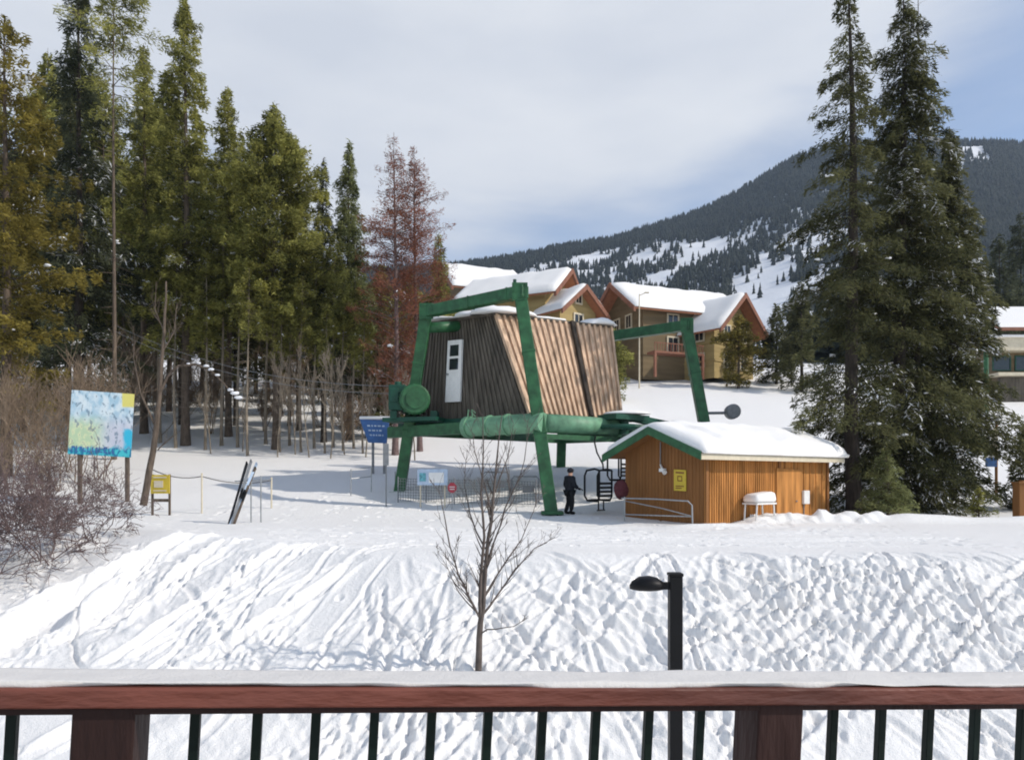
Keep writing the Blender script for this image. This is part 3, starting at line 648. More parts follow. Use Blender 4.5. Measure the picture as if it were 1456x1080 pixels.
# young leafless tree in the middle of the bank
Ys = 12.75; xs_ = atx(681, Ys); zs_ = gg(xs_, Ys)
S = []
trunkS = []
def P(px, py, dy=0): 
    v = at(px, py, Ys+dy); return Vector((v.x-xs_, v.y-Ys, v.z-zs_))
rt = random.Random(5)
def path(pts, r0, r1, out, twigs=0, tl=.5, deep=True):
    n = len(pts)-1; sl_y = rt.uniform(-.3, .3)*(n > 2)*deep
    pts = [p+Vector((0, sl_y*i, 0)) for i, p in enumerate(pts)]
    for i in range(n):
        a, b = pts[i], pts[i+1]; m_ = (a+b)/2+Vector((rt.gauss(0, .012), rt.gauss(0, .03), rt.gauss(0, .012)))
        ra = r0+(r1-r0)*i/n; rb = r0+(r1-r0)*(i+1)/n
        out.append((a, m_, ra, (ra+rb)/2)); out.append((m_, b, (ra+rb)/2, rb))
    for k in range(twigs):
        t = rt.uniform(.12, 1)*n; i = min(n-1, int(t)); q = pts[i].lerp(pts[i+1], t-i); d = (pts[i+1]-pts[i]).normalized()
        side = rt.choice((-1, 1)); nd = (d+Vector((side*rt.uniform(.25, .75), rt.gauss(0, .35), rt.uniform(-.05, .3)))).normalized()
        l = tl*rt.uniform(.4, 1.1)*(1.15-.5*t/n); e = q+nd*l*.5; f_ = e+(nd+Vector((rt.gauss(0, .15), 0, .3))).normalized()*l*.5
        rr_ = max(.0035, (r0+(r1-r0)*t/n)*.4); out.append((q, e, rr_, rr_*.7)); out.append((e, f_, rr_*.7, .0025))
        for z in range(rt.randint(1, 3)):
            u = rt.random(); qq = e.lerp(f_, u); n2 = (nd+Vector((rt.gauss(0, .5), rt.gauss(0, .4), rt.uniform(0, .5)))).normalized()
            out.append((qq, qq+n2*l*.35, .0035, .002))
path([P(680, 975), P(681, 930), P(683, 885)], .062, .05, trunkS)
path([P(683, 885), P(688, 840), P(692, 790), P(699, 740), P(703, 690), P(708, 640), P(714, 590)], .048, .006, S, 34, .6)
path([P(683, 882), P(684, 820), P(690, 760), P(686, 700), P(690, 640), P(690, 596)], .034, .005, S, 26, .5)
path([P(683, 880), P(668, 845), P(655, 812), P(645, 770), P(640, 730), P(634, 690)], .027, .004, S, 26, .5)
path([P(684, 876), P(706, 850), P(732, 815), P(762, 785), P(794, 770)], .027, .004, S, 28, .55)
path([P(690, 845), P(716, 805), P(742, 770), P(760, 730), P(772, 700)], .02, .004, S, 22, .5, )
path([P(693, 800), P(712, 745), P(728, 700), P(745, 655), P(752, 610)], .02, .004, S, 24, .55)
path([P(684, 900), P(704, 890), P(730, 882), P(746, 868)], .014, .003, S, 8, .3)
path([P(690, 780), P(668, 730), P(660, 690), P(664, 640)], .016, .003, S, 18, .45)
path([P(676, 868), P(650, 842), P(634, 810), P(618, 790)], .014, .003, S, 14, .4)
path([P(700, 740), P(690, 690), P(676, 640), P(670, 605)], .014, .003, S, 14, .4)
path([P(704, 700), P(722, 650), P(730, 600)], .014, .003, S, 14, .4)
root = thing('young_tree', (xs_, Ys, zs_), 'leafless young tree standing on the snowy bank behind the railing', 'tree')
V, Q = seg_mesh(trunkS, 8); link('trunk', np_mesh('trunk', V, [Q]), M['twig'], root)
V, Q = seg_mesh(S, 4); link('crown', np_mesh('crown', V, [Q]), M['twig'], root)
# grey purple thicket at the left
for i, (px, Y, hgt, lb) in enumerate([(-30, 18.0, 2.6, 'leafless purple grey shrub at the left edge of the bank'), (60, 20.0, 2.7, 'tallest leafless purple grey shrub below the painted map board'), (128, 22., 2.4, 'leafless purple grey shrub spreading right of its taller neighbour'), (15, 23.0, 2.8, 'leafless purple grey shrub behind the others near the left edge'), (-70, 18.5, 3.0, 'leafless shrub just outside the left edge reaching in')]):
    x = atx(px, Y); S = bare(100+i, hgt*.62, .022, 4, (3, 5), .62, .68, .05, multi=6, fan=.85, curl=.2, rmin=.0062)
    shrub('bare_shrub', x, Y, S, M['twig_purple'], lb, group='leafless shrubs on the left bank', n=3)
# brown brush at the forest foot, far left
for i, (px, Y, hgt) in enumerate([(10, 33, 4.6), (45, 35, 5.2), (80, 34, 4.8), (110, 36, 5.6), (140, 37, 5.2), (-25, 35, 5.5), (65, 31.5, 3.4), (20, 38, 6), (98, 39, 6)]):
    x = atx(px, Y); S = bare(120+i, hgt*.62, .03, 3, (4, 6), .5, .62, .3, multi=5, fan=.3, curl=.1, rmin=.007)
    shrub('brown_brush', x, Y, S, M['brush'], 'tall leafless brown brush crowding the foot of the forest by the map board', 'shrub', 'brown brush at the forest foot', n=3)
for i in range(13):
    Y = 50+14*((i*5) % 9)/9; px = 150+(i*37.7) % 440; x = atx(px, Y); S_ = bare(170+i % 6, 2.0+1.2*(i % 3), .03, 3, (4, 6), .55, .62, .25, multi=7, fan=.35, curl=.12, rmin=.011)
    shrub('brown_brush', x, Y, S_, M['brush'], 'leafless brown undergrowth between the trunks of the forest', 'shrub', 'brown undergrowth among the trunks', n=3)
# thin bare saplings among the trunks
for i, (px, Y, hgt) in enumerate([(395, 44, 7), (420, 45, 6.4), (440, 44, 7.5), (470, 43.5, 6.5), (490, 45, 7), (520, 44, 6), (548, 44, 6), (590, 43, 5.5), (300, 45, 5), (345, 46, 5)]):
    x = atx(px, Y); S = bare(140+i, hgt*.6, .05, 3, (4, 7), .42, .5, .35, rmin=.010, curl=.08)
    shrub('bare_sapling', x, Y, S, M['bark_pale'], 'thin leafless sapling with pale twigs at the edge of the forest', 'sapling', 'leafless saplings at the forest edge', n=3)
# leaning bare tree with the snow laden arching bough
Yb = 27.5; xb = atx(206, Yb); zb_ = g1(xb, Yb)
def PB(px, py, dy=0):
    v = at(px, py, Yb+dy); return Vector((v.x-xb, v.y-Yb, v.z-zb_))
tS = []; cS = []
path([PB(204, 718), PB(212, 670), PB(222, 610), PB(228, 550), PB(231, 500), PB(234, 450), PB(236, 400)], .14, .03, tS, 0, .5, False)
rt.seed(77); path([PB(226, 560), PB(238, 535), PB(254, 520), PB(278, 518), PB(298, 525), PB(318, 545), PB(338, 566)], .06, .02, cS, 10, .7, False)
path([PB(222, 610), PB(205, 560), PB(200, 510), PB(205, 470)], .04, .01, cS, 18, 1.)
path([PB(231, 500), PB(248, 470), PB(252, 430)], .035, .01, cS, 16, .9)
path([PB(224, 640), PB(240, 625), PB(256, 612)], .025, .008, cS, 8, .6)
path([PB(233, 470), PB(220, 440), PB(222, 400)], .03, .008, cS, 14, .8)
root = thing('leaning_tree', (xb, Yb, zb_), 'leaning bare tree with a snow laden arching bough beside the yellow sign', 'tree')
V, Q = seg_mesh(tS, 8); link('trunk', np_mesh('trunk', V, [Q]), M['bark'], root)
V, Q = seg_mesh(cS, 5); link('crown', np_mesh('crown', V, [Q]), M['bark'], root)
mb = MB()
for (px, py, r1) in [(268, 517, .06), (282, 516, .08), (293, 520, .09), (300, 525, .10), (309, 533, .08), (328, 554, .10), (334, 559, .13), (339, 565, .12)]:
    v = at(px, py, Yb); mb.blob(v, (r1*1.25, r1*.8, r1*.5), int(px), 9, 6, .3)
mb.build('bough_snow', M['snow_bit'], root, True)
# ================================================================== chairlift terminal
U = Vector((.79, .61, 0)).normalized(); W = Vector((-.77, .64, 0)).normalized()
def lerp(a, b, t): return a+(b-a)*t
A = Vector((1.55, 28.6, g1(1.55, 28.6)-.1)); B = Vector((-5.25, 34.25, g1(-5.25, 34.25)-.3))
At = at(739, 416, 29.6); Bt = at(607, 443, 33.05); At.z = 9.15; Bt.z = 9.15
A2 = Vector((9.75, 34.8, g1(9.7, 34.8)-.2)); A2t = at(975, 462, 35.8); A2t.z = 9.1
B2 = Vector((2.7, 41.0, g1(2.7, 41)-.3)); B2t = A2t+W*7.2; B2t.z = 9.1
lift = thing('chairlift_terminal', (.6, 33, g1(.6, 33)), 'green steel chairlift terminal carrying a brown sided machine house on slanted legs', 'chairlift')
def colm(p, q, w=.5, d=.42):
    mb = MB(); dd = (q-p).normalized()
    mb.beam(p, q, w, d, (0, 1, 0)); mb.box(p+Vector((0, 0, .18)), (.85, .85, .12))
    for t in (.36, .72): mb.beam(lerp(p, q, t)-dd*.05, lerp(p, q, t)+dd*.05, w+.05, d+.05, (0, 1, 0))
    return mb
for p, q in ((A, At), (B, Bt), (A2, A2t), (B2, B2t)): colm(p, q).build('leg', M['green'], lift, bevel=.03)
for p, q in ((At, Bt), (A2t, B2t)):
    d = (q-p).normalized(); mb = MB(); mb.beam(p-d*.3-Vector((0, 0, .1)), q+d*.3-Vector((0, 0, .1)), .42, .48)
    for t in (.1, .5, .9): mb.beam(lerp(p, q, t)-d*.04-Vector((0, 0, .1)), lerp(p, q, t)+d*.04-Vector((0, 0, .1)), .47, .53)
    mb.build('top_beam', M['green'], lift, bevel=.03)
for c_ in (At, Bt, A2t, B2t):
    mb = MB(); dn = Vector((0, -1, 0))
    mb.box(c_+Vector((0, -.26, -.12)), (.62, .04, .7))
    for sx in (-.22, 0, .22):
        for sz in (-.36, -.12, .14): mb.tube([c_+Vector((sx, -.27, sz)), c_+Vector((sx, -.32, sz))], .03, 6)
    mb.build('gusset_plate', M['green'], lift)
mb = MB(); mb.tube([At+Vector((-.2, 0, .1)), At+Vector((-.2, 0, .42))], .07, 8); mb.build('beam_stub', M['green_dark'], lift)
ZB = 3.78
def onleg(p, q, z): return lerp(p, q, (z-p.z)/(q.z-p.z))
a3 = onleg(A, At, ZB); b3 = onleg(B, Bt, ZB); c3 = onleg(A2, A2t, ZB); d3 = onleg(B2, B2t, ZB)
dW = (b3-a3).normalized(); Lw = (b3-a3).length
mb = MB(); mb.tube([a3-dW*.25, a3+dW*Lw*.50], .40, 16); mb.tube([a3+dW*Lw*.485, a3+dW*Lw*.515], .46, 16)
mb.tube([a3+dW*Lw*.2, a3+dW*Lw*.212], .45, 16); mb.tube([a3+dW*Lw*.33, a3+dW*Lw*.342], .45, 16)
mb.build('cross_girder', M['green_pale'], lift)
mb = MB(); mb.beam(a3+dW*Lw*.5-Vector((0, 0, .03)), b3+dW*1.3-Vector((0, 0, .03)), .36, .5); mb.build('cross_beam', M['green'], lift, bevel=.02)
mb = MB(); mb.beam(c3, d3, .36, .5); mb.build('cross_beam', M['green'], lift, bevel=.02)
dU = (c3-a3).normalized(); Lu = (c3-a3).length
mb = MB(); mb.tube([a3+dU*.3, a3+dU*4.3], .38, 16); mb.tube([a3+dU*4.25, a3+dU*4.4], .45, 16); mb.build('long_girder', M['green_pale'], lift, True)
mb = MB(); mb.beam(a3+dU*4.4-Vector((0, 0, .05)), c3, .34, .46)
mb.beam(a3+dU*.3-Vector((0, 0, .52)), a3+dU*4.4-Vector((0, 0, .52)), .3, .2); mb.build('long_beam', M['green'], lift)
mb = MB(); mb.beam(b3+dU*.3, d3, .34, .46); mb.build('long_beam', M['green'], lift)
# machine house
Nn = at(754, 586, 31.0); Nn.z = 4.32; Rr = Vector((5.06, 34.2, 4.32)); Lc = Vector((-4.86, 35.2, 4.32)); Bk = Rr+(Lc-Nn)
zt = 8.85
Nt = at(706, 447, 32.8); Rt = at(868, 465, 35.5); Lt = at(605, 460, 34.9)
for v in (Nt, Rt, Lt): v.z = zt
Bt_ = Rt+(Lt-Nt)
def wallgeo(b0, b1, t0, t1, bw, mb, out, proud=.055, wd=.09):
    n = max(2, int((b1-b0).length/bw))
    for i in range(n): mb.poly([lerp(b0, b1, i/n), lerp(b0, b1, (i+1)/n), lerp(t0, t1, (i+1)/n), lerp(t0, t1, i/n)])
    nrm = (b1-b0).cross(t0-b0).normalized()
    for i in range(n+1):
        t = i/n; p = lerp(b0, b1, t); q = lerp(t0, t1, t); e = (b1-b0).normalized()*wd/2; f = (t1-t0).normalized()*wd/2
        mb.hexa([p-e, p+e, p+e+nrm*proud, p-e+nrm*proud], [q-f, q+f, q+f+nrm*proud, q-f+nrm*proud])
mb = MB(); wallgeo(Nn, Rr, Nt, Rt, .27, mb, 1, .10, .12); mb.build('front_wall', M['siding'], lift)
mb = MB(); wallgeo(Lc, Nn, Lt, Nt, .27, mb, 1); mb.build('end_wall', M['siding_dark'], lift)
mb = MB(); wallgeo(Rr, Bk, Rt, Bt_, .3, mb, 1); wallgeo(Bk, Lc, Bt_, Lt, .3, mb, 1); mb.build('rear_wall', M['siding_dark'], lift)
nF = (Rr-Nn).cross(Nt-Nn).normalized()
p, q = lerp(Nn, Rr, .63)+nF*.14, lerp(Nt, Rt, .63)+nF*.14
mb = MB(); mb.beam(p, q, .2, .14, tuple(nF)); mb.build('gutter_pipe', M['bark_dark'], lift)
mb = MB(); mb.beam(Nn+nF*.03, Nt+nF*.03, .22, .16, tuple(nF)); mb.build('corner_board', M['siding'], lift)
cen = (Nt+Rt+Lt+Bt_)/4
ex = [c+(c-cen).normalized()*.16 for c in (Nt, Rt, Bt_, Lt)]
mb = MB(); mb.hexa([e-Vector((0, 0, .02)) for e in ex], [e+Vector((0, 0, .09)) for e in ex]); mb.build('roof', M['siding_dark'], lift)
mb = MB()
for k, (c, r) in enumerate([((.08, .12), (1.25, .8, .42)), ((.22, .1), (1., .7, .26)), ((.14, .4), (1.4, 1., .36)), ((.5, .4), (1.9, 1.3, .25)), ((.93, .08), (.9, .55, .34)), ((.7, .5), (1.5, 1.2, .25)), ((.1, .8), (1.2, 1., .2))]):
    pt = Nt+(Rt-Nt)*c[0]+(Lt-Nt)*c[1]+Vector((0, 0, .09)); mb.blob(pt, r, k, 16, 8, .12, flat=.0)
mb.build('roof_snow', M['snow_roof'], lift, True)
# door in the shaded end wall
nE = (Nn-Lc).cross(Lt-Lc).normalized(); eL = (Nn-Lc).normalized()
def onE(px, py):
    o = Vector((0, 0, H)); d = Vector(((px-CX)/F, 1, (YH-py)/F)); return o+d*((Lc-o).dot(nE)/d.dot(nE))
d0, d1, d2, d3_ = onE(635, 572), onE(656, 571), onE(659, 483), onE(639, 485)
def quadbox(mb, pts, n, a, b):
    mb.hexa([p+n*a for p in pts], [p+n*b for p in pts]); return mb
mb = MB(); quadbox(mb, [d0, d1, d2, d3_], nE, .0, .11); door = mb.build('door', M['white'], lift)
def dq(u0, v0, u1, v1): 
    f = lambda u, v: lerp(lerp(d0, d1, u), lerp(d3_, d2, u), v)
    return [f(u0, v0), f(u1, v0), f(u1, v1), f(u0, v1)]
mb = MB(); quadbox(mb, dq(.2, .52, .8, .70), nE, .105, .125); quadbox(mb, dq(.2, .74, .8, .92), nE, .105, .125); mb.build('door_glass', M['glass'], door)
hp = lerp(lerp(d0, d1, .12), lerp(d3_, d2, .12), .45); mb = MB(); mb.tube([hp+nE*.1, hp+nE*.2], .05, 8); mb.build('handle', M['steel'], door)
# platform, stairs rail
mb = MB(); base = [Nn-U*.3-W*.2, Rr+U*.2, Bk+U*.2, Lc-U*.5+W*.2]
mb.hexa([b-Vector((0, 0, .30)) for b in base], [b-Vector((0, 0, .04)) for b in base]); mb.build('floor_frame', M['green_dark'], lift)
mb = MB(); mb.beam(Nn+nF*.12+(Rr-Nn)*.08-Vector((0, 0, .1)), Rr+nF*.12-(Rr-Nn)*.22-Vector((0, 0, .1)), .1, .14); mb.build('edge_strip', M['green_pale'], lift)
# drive motor
mc = at(588, 569, 33.3); dM = Vector((.25, -.97, 0)).normalized()
mb = MB(); mb.tube([mc-dM*.7, mc-dM*.68, mc+dM*.55, mc+dM*.62], [.55, .68, .68, .6], 22); mb.tube([mc+dM*.6, mc+dM*.68], .42, 22)
for k in range(18):
    a = k*2*math.pi/18; o = Vector((0, 0, 1))*math.cos(a)*.69+dM.cross(Vector((0, 0, 1)))*math.sin(a)*.69
    mb.beam(mc-dM*.6+o, mc+dM*.45+o, .04, .06, tuple(o))
mb.build('drive_motor', M['green'], lift)
gb = at(566, 566, 33.4); mb = MB(); mb.box(gb, (.75, .8, 1.15)); mb.box(gb+Vector((-.1, -.42, .1)), (.4, .14, .6)); mb.tube([gb+Vector((0, 0, .55)), gb+Vector((0, 0, .75))], .16, 12); mb.build('gearbox', M['green_dark'], lift, bevel=.04)
mb = MB(); pb = at(590, 597, 33.4); mb.box(pb, (2.6, 1.3, .18), rz=-.3)
for k in (-1, 1): mb.box(pb+Vector((k*.9, 0, .2)), (.3, 1., .35))
mb.build('motor_bed', M['green_dark'], lift)
q0, q1 = at(603, 466, 33.2), at(652, 464, 33.9); mb = MB(); mb.tube([q0, q1], [.24, .24], 14); mb.tube([q0-(q1-q0).normalized()*.05, q0+(q1-q0).normalized()*.05], .3, 14); mb.build('roller_tube', M['green'], lift, True)
mb = MB(); s0 = at(668, 600, 31.2); 
for k in range(2): mb.tube([at(664+k*8, 604, 31.2), at(666+k*5, 582, 31.2), at(676, 592-k*5, 31.2)], .03, 6)
mb.build('cable_guide', M['green_pale'], lift)
# bull wheel
bc = Vector((4.75, 31.3, 3.72)); mb = MB(); rW = 1.25
ring = [bc+Vector((math.cos(a)*rW, math.sin(a)*rW, 0)) for a in np.linspace(0, 2*math.pi, 33)]
mb.tube(ring, .10, 8, False); mb.tube([bc-Vector((0, 0, .25)), bc+Vector((0, 0, .3))], .2, 14)
for k in range(6):
    a = k*math.pi/3; mb.beam(bc, bc+Vector((math.cos(a), math.sin(a), 0))*rW, .1, .12)
mb.build('bull_wheel', M['green_dark'], lift)
mb = MB(); mb.box(bc+Vector((0, .1, .45)), (2.0, 1.1, .22), rz=.65); mb.beam(bc+Vector((.2, .2, .5)), c3, .3, .3); mb.build('wheel_carriage', M['green_dark'], lift)
mb = MB(); sd = bc+Vector((.1, -.05, .60)); mb.blob(sd, (1., .55, .16), 3, 12, 6, .1, flat=0); mb.build('carriage_snow', M['snow_roof'], lift, True)
rope = MB(); k1 = bc+Vector((-U.y, U.x, 0))*-rW; k2 = bc+Vector((-U.y, U.x, 0))*rW
rope.tube([k1, k1+U*5.2+Vector((0, 0, .15))], .025, 6); rope.tube([k2, k2+U*5.2+Vector((0, 0, .15))], .025, 6); rope.build('haul_rope', M['black'], lift)
# chairs
def chair(loc, rz, label):
    t = thing('lift_chair', loc, label, 'lift chair', 'chairs on the lift', 0)
    x, y, z = loc; c, s = math.cos(rz), math.sin(rz)
    def Q(a, b, h): return Vector((x+a*c-b*s, y+a*s+b*c, z+h))
    mb = MB(); mb.tube([Q(-.06, 0, 2.95), Q(.0, 0, 2.75), Q(-.12, 0, 2.3), Q(-.38, 0, 1.85), Q(-.40, 0, 1.6)], .032, 8); mb.tube([Q(-.5, -.5, 1.6), Q(-.5, .5, 1.6)], .03, 8); mb.tube([Q(-.5, -.05, 1.62), Q(-.3, .05, 1.62)], .03, 8)
    mb.build('hanger', M['black'], t)
    mb = MB()
    for e in (-.5, .5):
        mb.tube([Q(-.5, e, 1.6), Q(-.3, e, 1.66), Q(.05, e, 1.6), Q(.14, e, 1.4), Q(.14, e, .62), Q(.02, e, .44), Q(-.42, e, .42), Q(-.5, e, .6), Q(-.5, e, 1.6)], .04, 8)
    mb.build('frame', M['black'], t)
    mb = MB(); mb.box(Q(-.18, 0, .46), (.5, 1.02, .06), rz=rz); mb.build('seat', M['black'], t, bevel=.01)
    mb = MB()
    for h in (.62, .78, .94, 1.1): mb.box(Q(-.47, 0, h), (.035, 1.0, .09), rz=rz)
    mb.build('backrest', M['black'], t, bevel=.01)
    mb = MB(); mb.tube([Q(-.3, -.2, .42), Q(-.3, -.2, .05)], .028, 8); mb.tube([Q(-.3, .2, .42), Q(-.3, .2, .05)], .028, 8); mb.tube([Q(-.3, -.3, .06), Q(-.3, .3, .06)], .025, 8); mb.build('footrest', M['black'], t)
    return t
xc = atx(845, 28.9); chair((xc, 28.9, g1(xc, 28.9)+.08), math.pi*.80, 'black framed lift chair hanging beside the standing person')
xc = atx(876, 31.6); chair((xc, 31.6, g1(xc, 31.6)+.5), math.pi*.8, 'black lift chair partly hidden behind the corner of the brown shed')
# ================================================================== brown shed
sN = Vector((6.58, 25.2, -.25)); dl = Vector((.8, .6, 0)); dg = Vector((-.6, .8, 0)); SL, SW = 7.7, 3.75; he, hr = 2.52, 3.28
shed = thing('wooden_shed', (sN.x, sN.y, 0), 'brown wooden ticket shed with thick roof snow and green gable trim', 'shed')
def sp(l, g, z): return sN+dl*l+dg*g+Vector((0, 0, z+.25))
nfront = dg*-1; ngab = dl*-1
mb = MB(); wallgeo(sp(0, 0, -.25), sp(SL*.56, 0, -.25), sp(0, 0, he), sp(SL*.56, 0, he), .13, mb, 1, .025, .05); mb.build('long_wall', M['cedar'], shed)
mb = MB(); wallgeo(sp(SL*.56, 0, -.25), sp(SL, 0, -.25), sp(SL*.56, 0, he), sp(SL, 0, he), .42, mb, 1, .03, .06)
mb.build('panel_wall', M['cedar'], shed)
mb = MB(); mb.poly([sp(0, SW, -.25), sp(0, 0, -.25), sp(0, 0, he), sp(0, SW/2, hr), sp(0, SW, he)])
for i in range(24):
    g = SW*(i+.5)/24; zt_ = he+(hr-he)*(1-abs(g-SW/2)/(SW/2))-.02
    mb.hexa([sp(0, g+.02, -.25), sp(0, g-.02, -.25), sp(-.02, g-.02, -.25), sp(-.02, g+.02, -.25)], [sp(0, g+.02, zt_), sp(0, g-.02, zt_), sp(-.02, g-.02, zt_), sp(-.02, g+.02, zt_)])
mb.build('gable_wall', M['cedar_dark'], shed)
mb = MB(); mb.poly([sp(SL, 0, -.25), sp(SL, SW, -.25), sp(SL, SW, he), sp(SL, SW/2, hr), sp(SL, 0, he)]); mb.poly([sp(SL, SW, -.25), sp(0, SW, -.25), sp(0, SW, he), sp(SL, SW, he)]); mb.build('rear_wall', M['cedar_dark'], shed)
for l in (.06, SL-.06, SL*.56):
    mb = MB(); mb.beam(sp(l, -.045, -.25), sp(l, -.045, he-.1), .13, .05, tuple(nfront)); mb.build('corner_board', M['cedar_dark'], shed)
ov = .42; sl_ = (hr-he)/(SW/2)
def rp_(l, g, off): # roof surface
    return sp(l, g, he+(hr-he)*(1-abs(g-SW/2)/(SW/2))+off)
mb = MB()
for g0, g1_ in ((-ov, SW/2), (SW/2, SW+ov)):
    mb.hexa([rp_(-.75, g0, .0), rp_(SL+.45, g0, .0), rp_(SL+.45, g1_, .0), rp_(-.75, g1_, .0)], [rp_(-.75, g0, .13), rp_(SL+.45, g0, .13), rp_(SL+.45, g1_, .13), rp_(-.75, g1_, .13)])
mb.build('roof', M['cedar_dark'], shed)
mb = MB()
for g0, g1_ in ((-ov-.04, SW/2), (SW/2, SW+ov+.04)):
    mb.hexa([rp_(-.80, g0, -.12), rp_(-.752, g0, -.12), rp_(-.752, g1_, -.12), rp_(-.80, g1_, -.12)], [rp_(-.80, g0, .17), rp_(-.752, g0, .17), rp_(-.752, g1_, .17), rp_(-.80, g1_, .17)])
mb.build('gable_trim', M['green'], shed)
mb = MB(); mb.hexa([rp_(-.75, -ov-.045, -.10), rp_(SL+.45, -ov-.045, -.10), rp_(SL+.45, -ov-.004, -.10), rp_(-.75, -ov-.004, -.10)], [rp_(-.75, -ov-.045, .10), rp_(SL+.45, -ov-.045, .10), rp_(SL+.45, -ov-.004, .10), rp_(-.75, -ov-.004, .10)])
mb.build('eave_trim', M['cream'], shed)
# roof snow: thick rounded blanket
def roof_snow(l0, l1, g0, g1_, thick, f, nl=60, ng=34, seed=0):
    ll = np.linspace(l0, l1, nl); gv = np.linspace(g0, g1_, ng); V = []; 
    top = []
    for i, l in enumerate(ll):
        for j, g in enumerate(gv):
            e = min((l-l0)/.5, (l1-l)/.5, (g-g0)/.4, (g1_-g)/.4); e = max(0, min(1, e)); k = math.sqrt(1-(1-e)**2)
            th = thick(l, g)*(.30+.70*k)*(1+.34*float(fbm(l*.8+seed, g*.8, 9, 4)))
            top.append(f(l+.06*float(fbm(g*1.1, l, 4, 2)), g-.07*(1-k)*float(vnoise(l*1.2, seed, 5)), 0)+Vector((0, 0, th)))
    bot = [f(l, g, 0) for l in ll for g in gv]
    V = top+bot; o = nl*ng; Fc = []
    for i in range(nl-1):
        for j in range(ng-1):
            a = i*ng+j; Fc.append((a, a+ng, a+ng+1, a+1))
    edge = [j for j in range(ng)]+[i*ng+ng-1 for i in range(1, nl)]+[(nl-1)*ng+j for j in range(ng-2, -1, -1)]+[i*ng for i in range(nl-2, 0, -1)]
    for a, b in zip(edge, edge[1:]+edge[:1]): Fc.append((a, b, b+o, a+o))
    mb = MB(); mb.v = [tuple(v) for v in V]; mb.f = Fc; return mb
def rr_round(l, g, off):
    z = he+(hr-he)*(1-math.sqrt(((g-SW/2)/(SW/2))**2+.02))
    return sp(l, g, z+.14+off)
mb = roof_snow(-.72, SL+.62, -ov-.12, SW+ov+.1, lambda l, g: .46-.10*(l < .6)+.12*math.exp(-((g-SW/2)/1.0)**2)*0, rr_round); mb.build('roof_snow', M['snow_roof'], shed, True)
# fittings on the gable: conduit, lamp, notice
gm = SW*.62
def gp(px, py, off=.03):
    o = Vector((0, 0, H)); d = Vector(((px-CX)/F, 1, (YH-py)/F)); pl = sp(0, 0, 0)-dl*off; return o+d*((pl-o).dot(dl)/d.dot(dl))
mb = MB(); mb.tube([gp(939, 628, .05), gp(939, 662, .05)], .022, 8); mb.build('conduit', M['grey'], shed)
mb = MB(); l_ = gp(942, 668, .14); mb.box(l_, (.16, .2, .12), rz=.64); mb.tube([gp(939, 660, .05), l_, l_+Vector((.06, -.14, -.10))], [.03, .05, .085], 10); mb.build('flood_light', M['white'], shed)
mb = MB(); pts = [gp(959, 697), gp(976, 698), gp(976, 668), gp(959, 667)]; nG = dl*-1
quadbox(mb, pts, nG, 0, .03); nt_ = mb.build('notice', M['yellow'], shed)
f = lambda u, v: lerp(lerp(pts[0], pts[1], u), lerp(pts[3], pts[2], u), v)
mb = MB()
for (u0, v0, u1, v1) in [(.15, .82, .85, .9), (.3, .45, .7, .5), (.3, .66, .7, .71), (.3, .45, .36, .71), (.64, .45, .7, .71), (.15, .2, .85, .25), (.15, .1, .65, .15)]:
    quadbox(mb, [f(u0, v0), f(u1, v0), f(u1, v1), f(u0, v1)], nG, .03, .036)
mb.build('print', M['cedar_dark'], nt_)
def fp(px, py, off=.03):
    o = Vector((0, 0, H)); d = Vector(((px-CX)/F, 1, (YH-py)/F)); pl = sp(0, 0, 0)-dg*off; return o+d*((pl-o).dot(dg)/d.dot(dg))
mb = MB(); quadbox(mb, [fp(1139, 716), fp(1147, 716), fp(1147, 697), fp(1139, 697)], -dg, .0, .14); mb.build('meter_box', M['white'], shed, bevel=.02)
mb = MB(); mb.tube([fp(1143, 716, .06), fp(1143, 745, .06)], .02, 6); mb.build('conduit', M['grey'], shed)
mb = MB(); quadbox(mb, [fp(1103, 750), fp(1139, 752), fp(1139, 668), fp(1103, 665)], -dg, .005, .045); dr = mb.build('door', M['cedar'], shed)
mb = MB(); mb.tube([fp(1133, 712, .05), fp(1133, 712, .12)], .03, 8); mb.build('handle', M['steel'], dr)
# snow capped white table in front of the shed
tp = at(1080, 712, 26.35); 
tz = g1(tp.x, tp.y)
tb = thing('snowy_table', (tp.x, tp.y, tz), 'white table under a thick cap of snow against the shed wall', 'table')
ht = tp.z-tz
mb = MB(); mb.box((tp.x, tp.y, tz+.62), (1.15, .62, .06), rz=.64); mb.build('tabletop', M['white'], tb)
for sx in (-1, 1):
    for sy in (-1, 1):
        c = Vector((tp.x, tp.y, 0))+dl*(sx*.5)+dg*(sy*.24); mb = MB(); mb.tube([c+dl*sx*.08+Vector((0, 0, tz-.3)), c+Vector((0, 0, tz+.6))], .03, 8); mb.build('leg', M['white'], tb)
mb = MB(); mb.hexa([Vector((tp.x, tp.y, tz+.655))+dl*a*.62+dg*b*.34 for a, b in ((-1, -1), (1, -1), (1, 1), (-1, 1))], [Vector((tp.x, tp.y, tz+1.0+.05*a))+dl*a*.56+dg*b*.30 for a, b in ((-1, -1), (1, -1), (1, 1), (-1, 1))]); mb.build('snow_cap', M['snow_roof'], tb, True, bevel=.12)
mb = MB(); mb.blob((tp.x-.1, tp.y-.1, tz-.05), (.62, .4, .2), 9, 16, 9, .15); o = solo(mb, 'snow_heap', M['snow_roof'], 'small heap of snow under the white table', 'snow heap', loc=(tp.x-.1, tp.y-.1, tz), smooth=True)
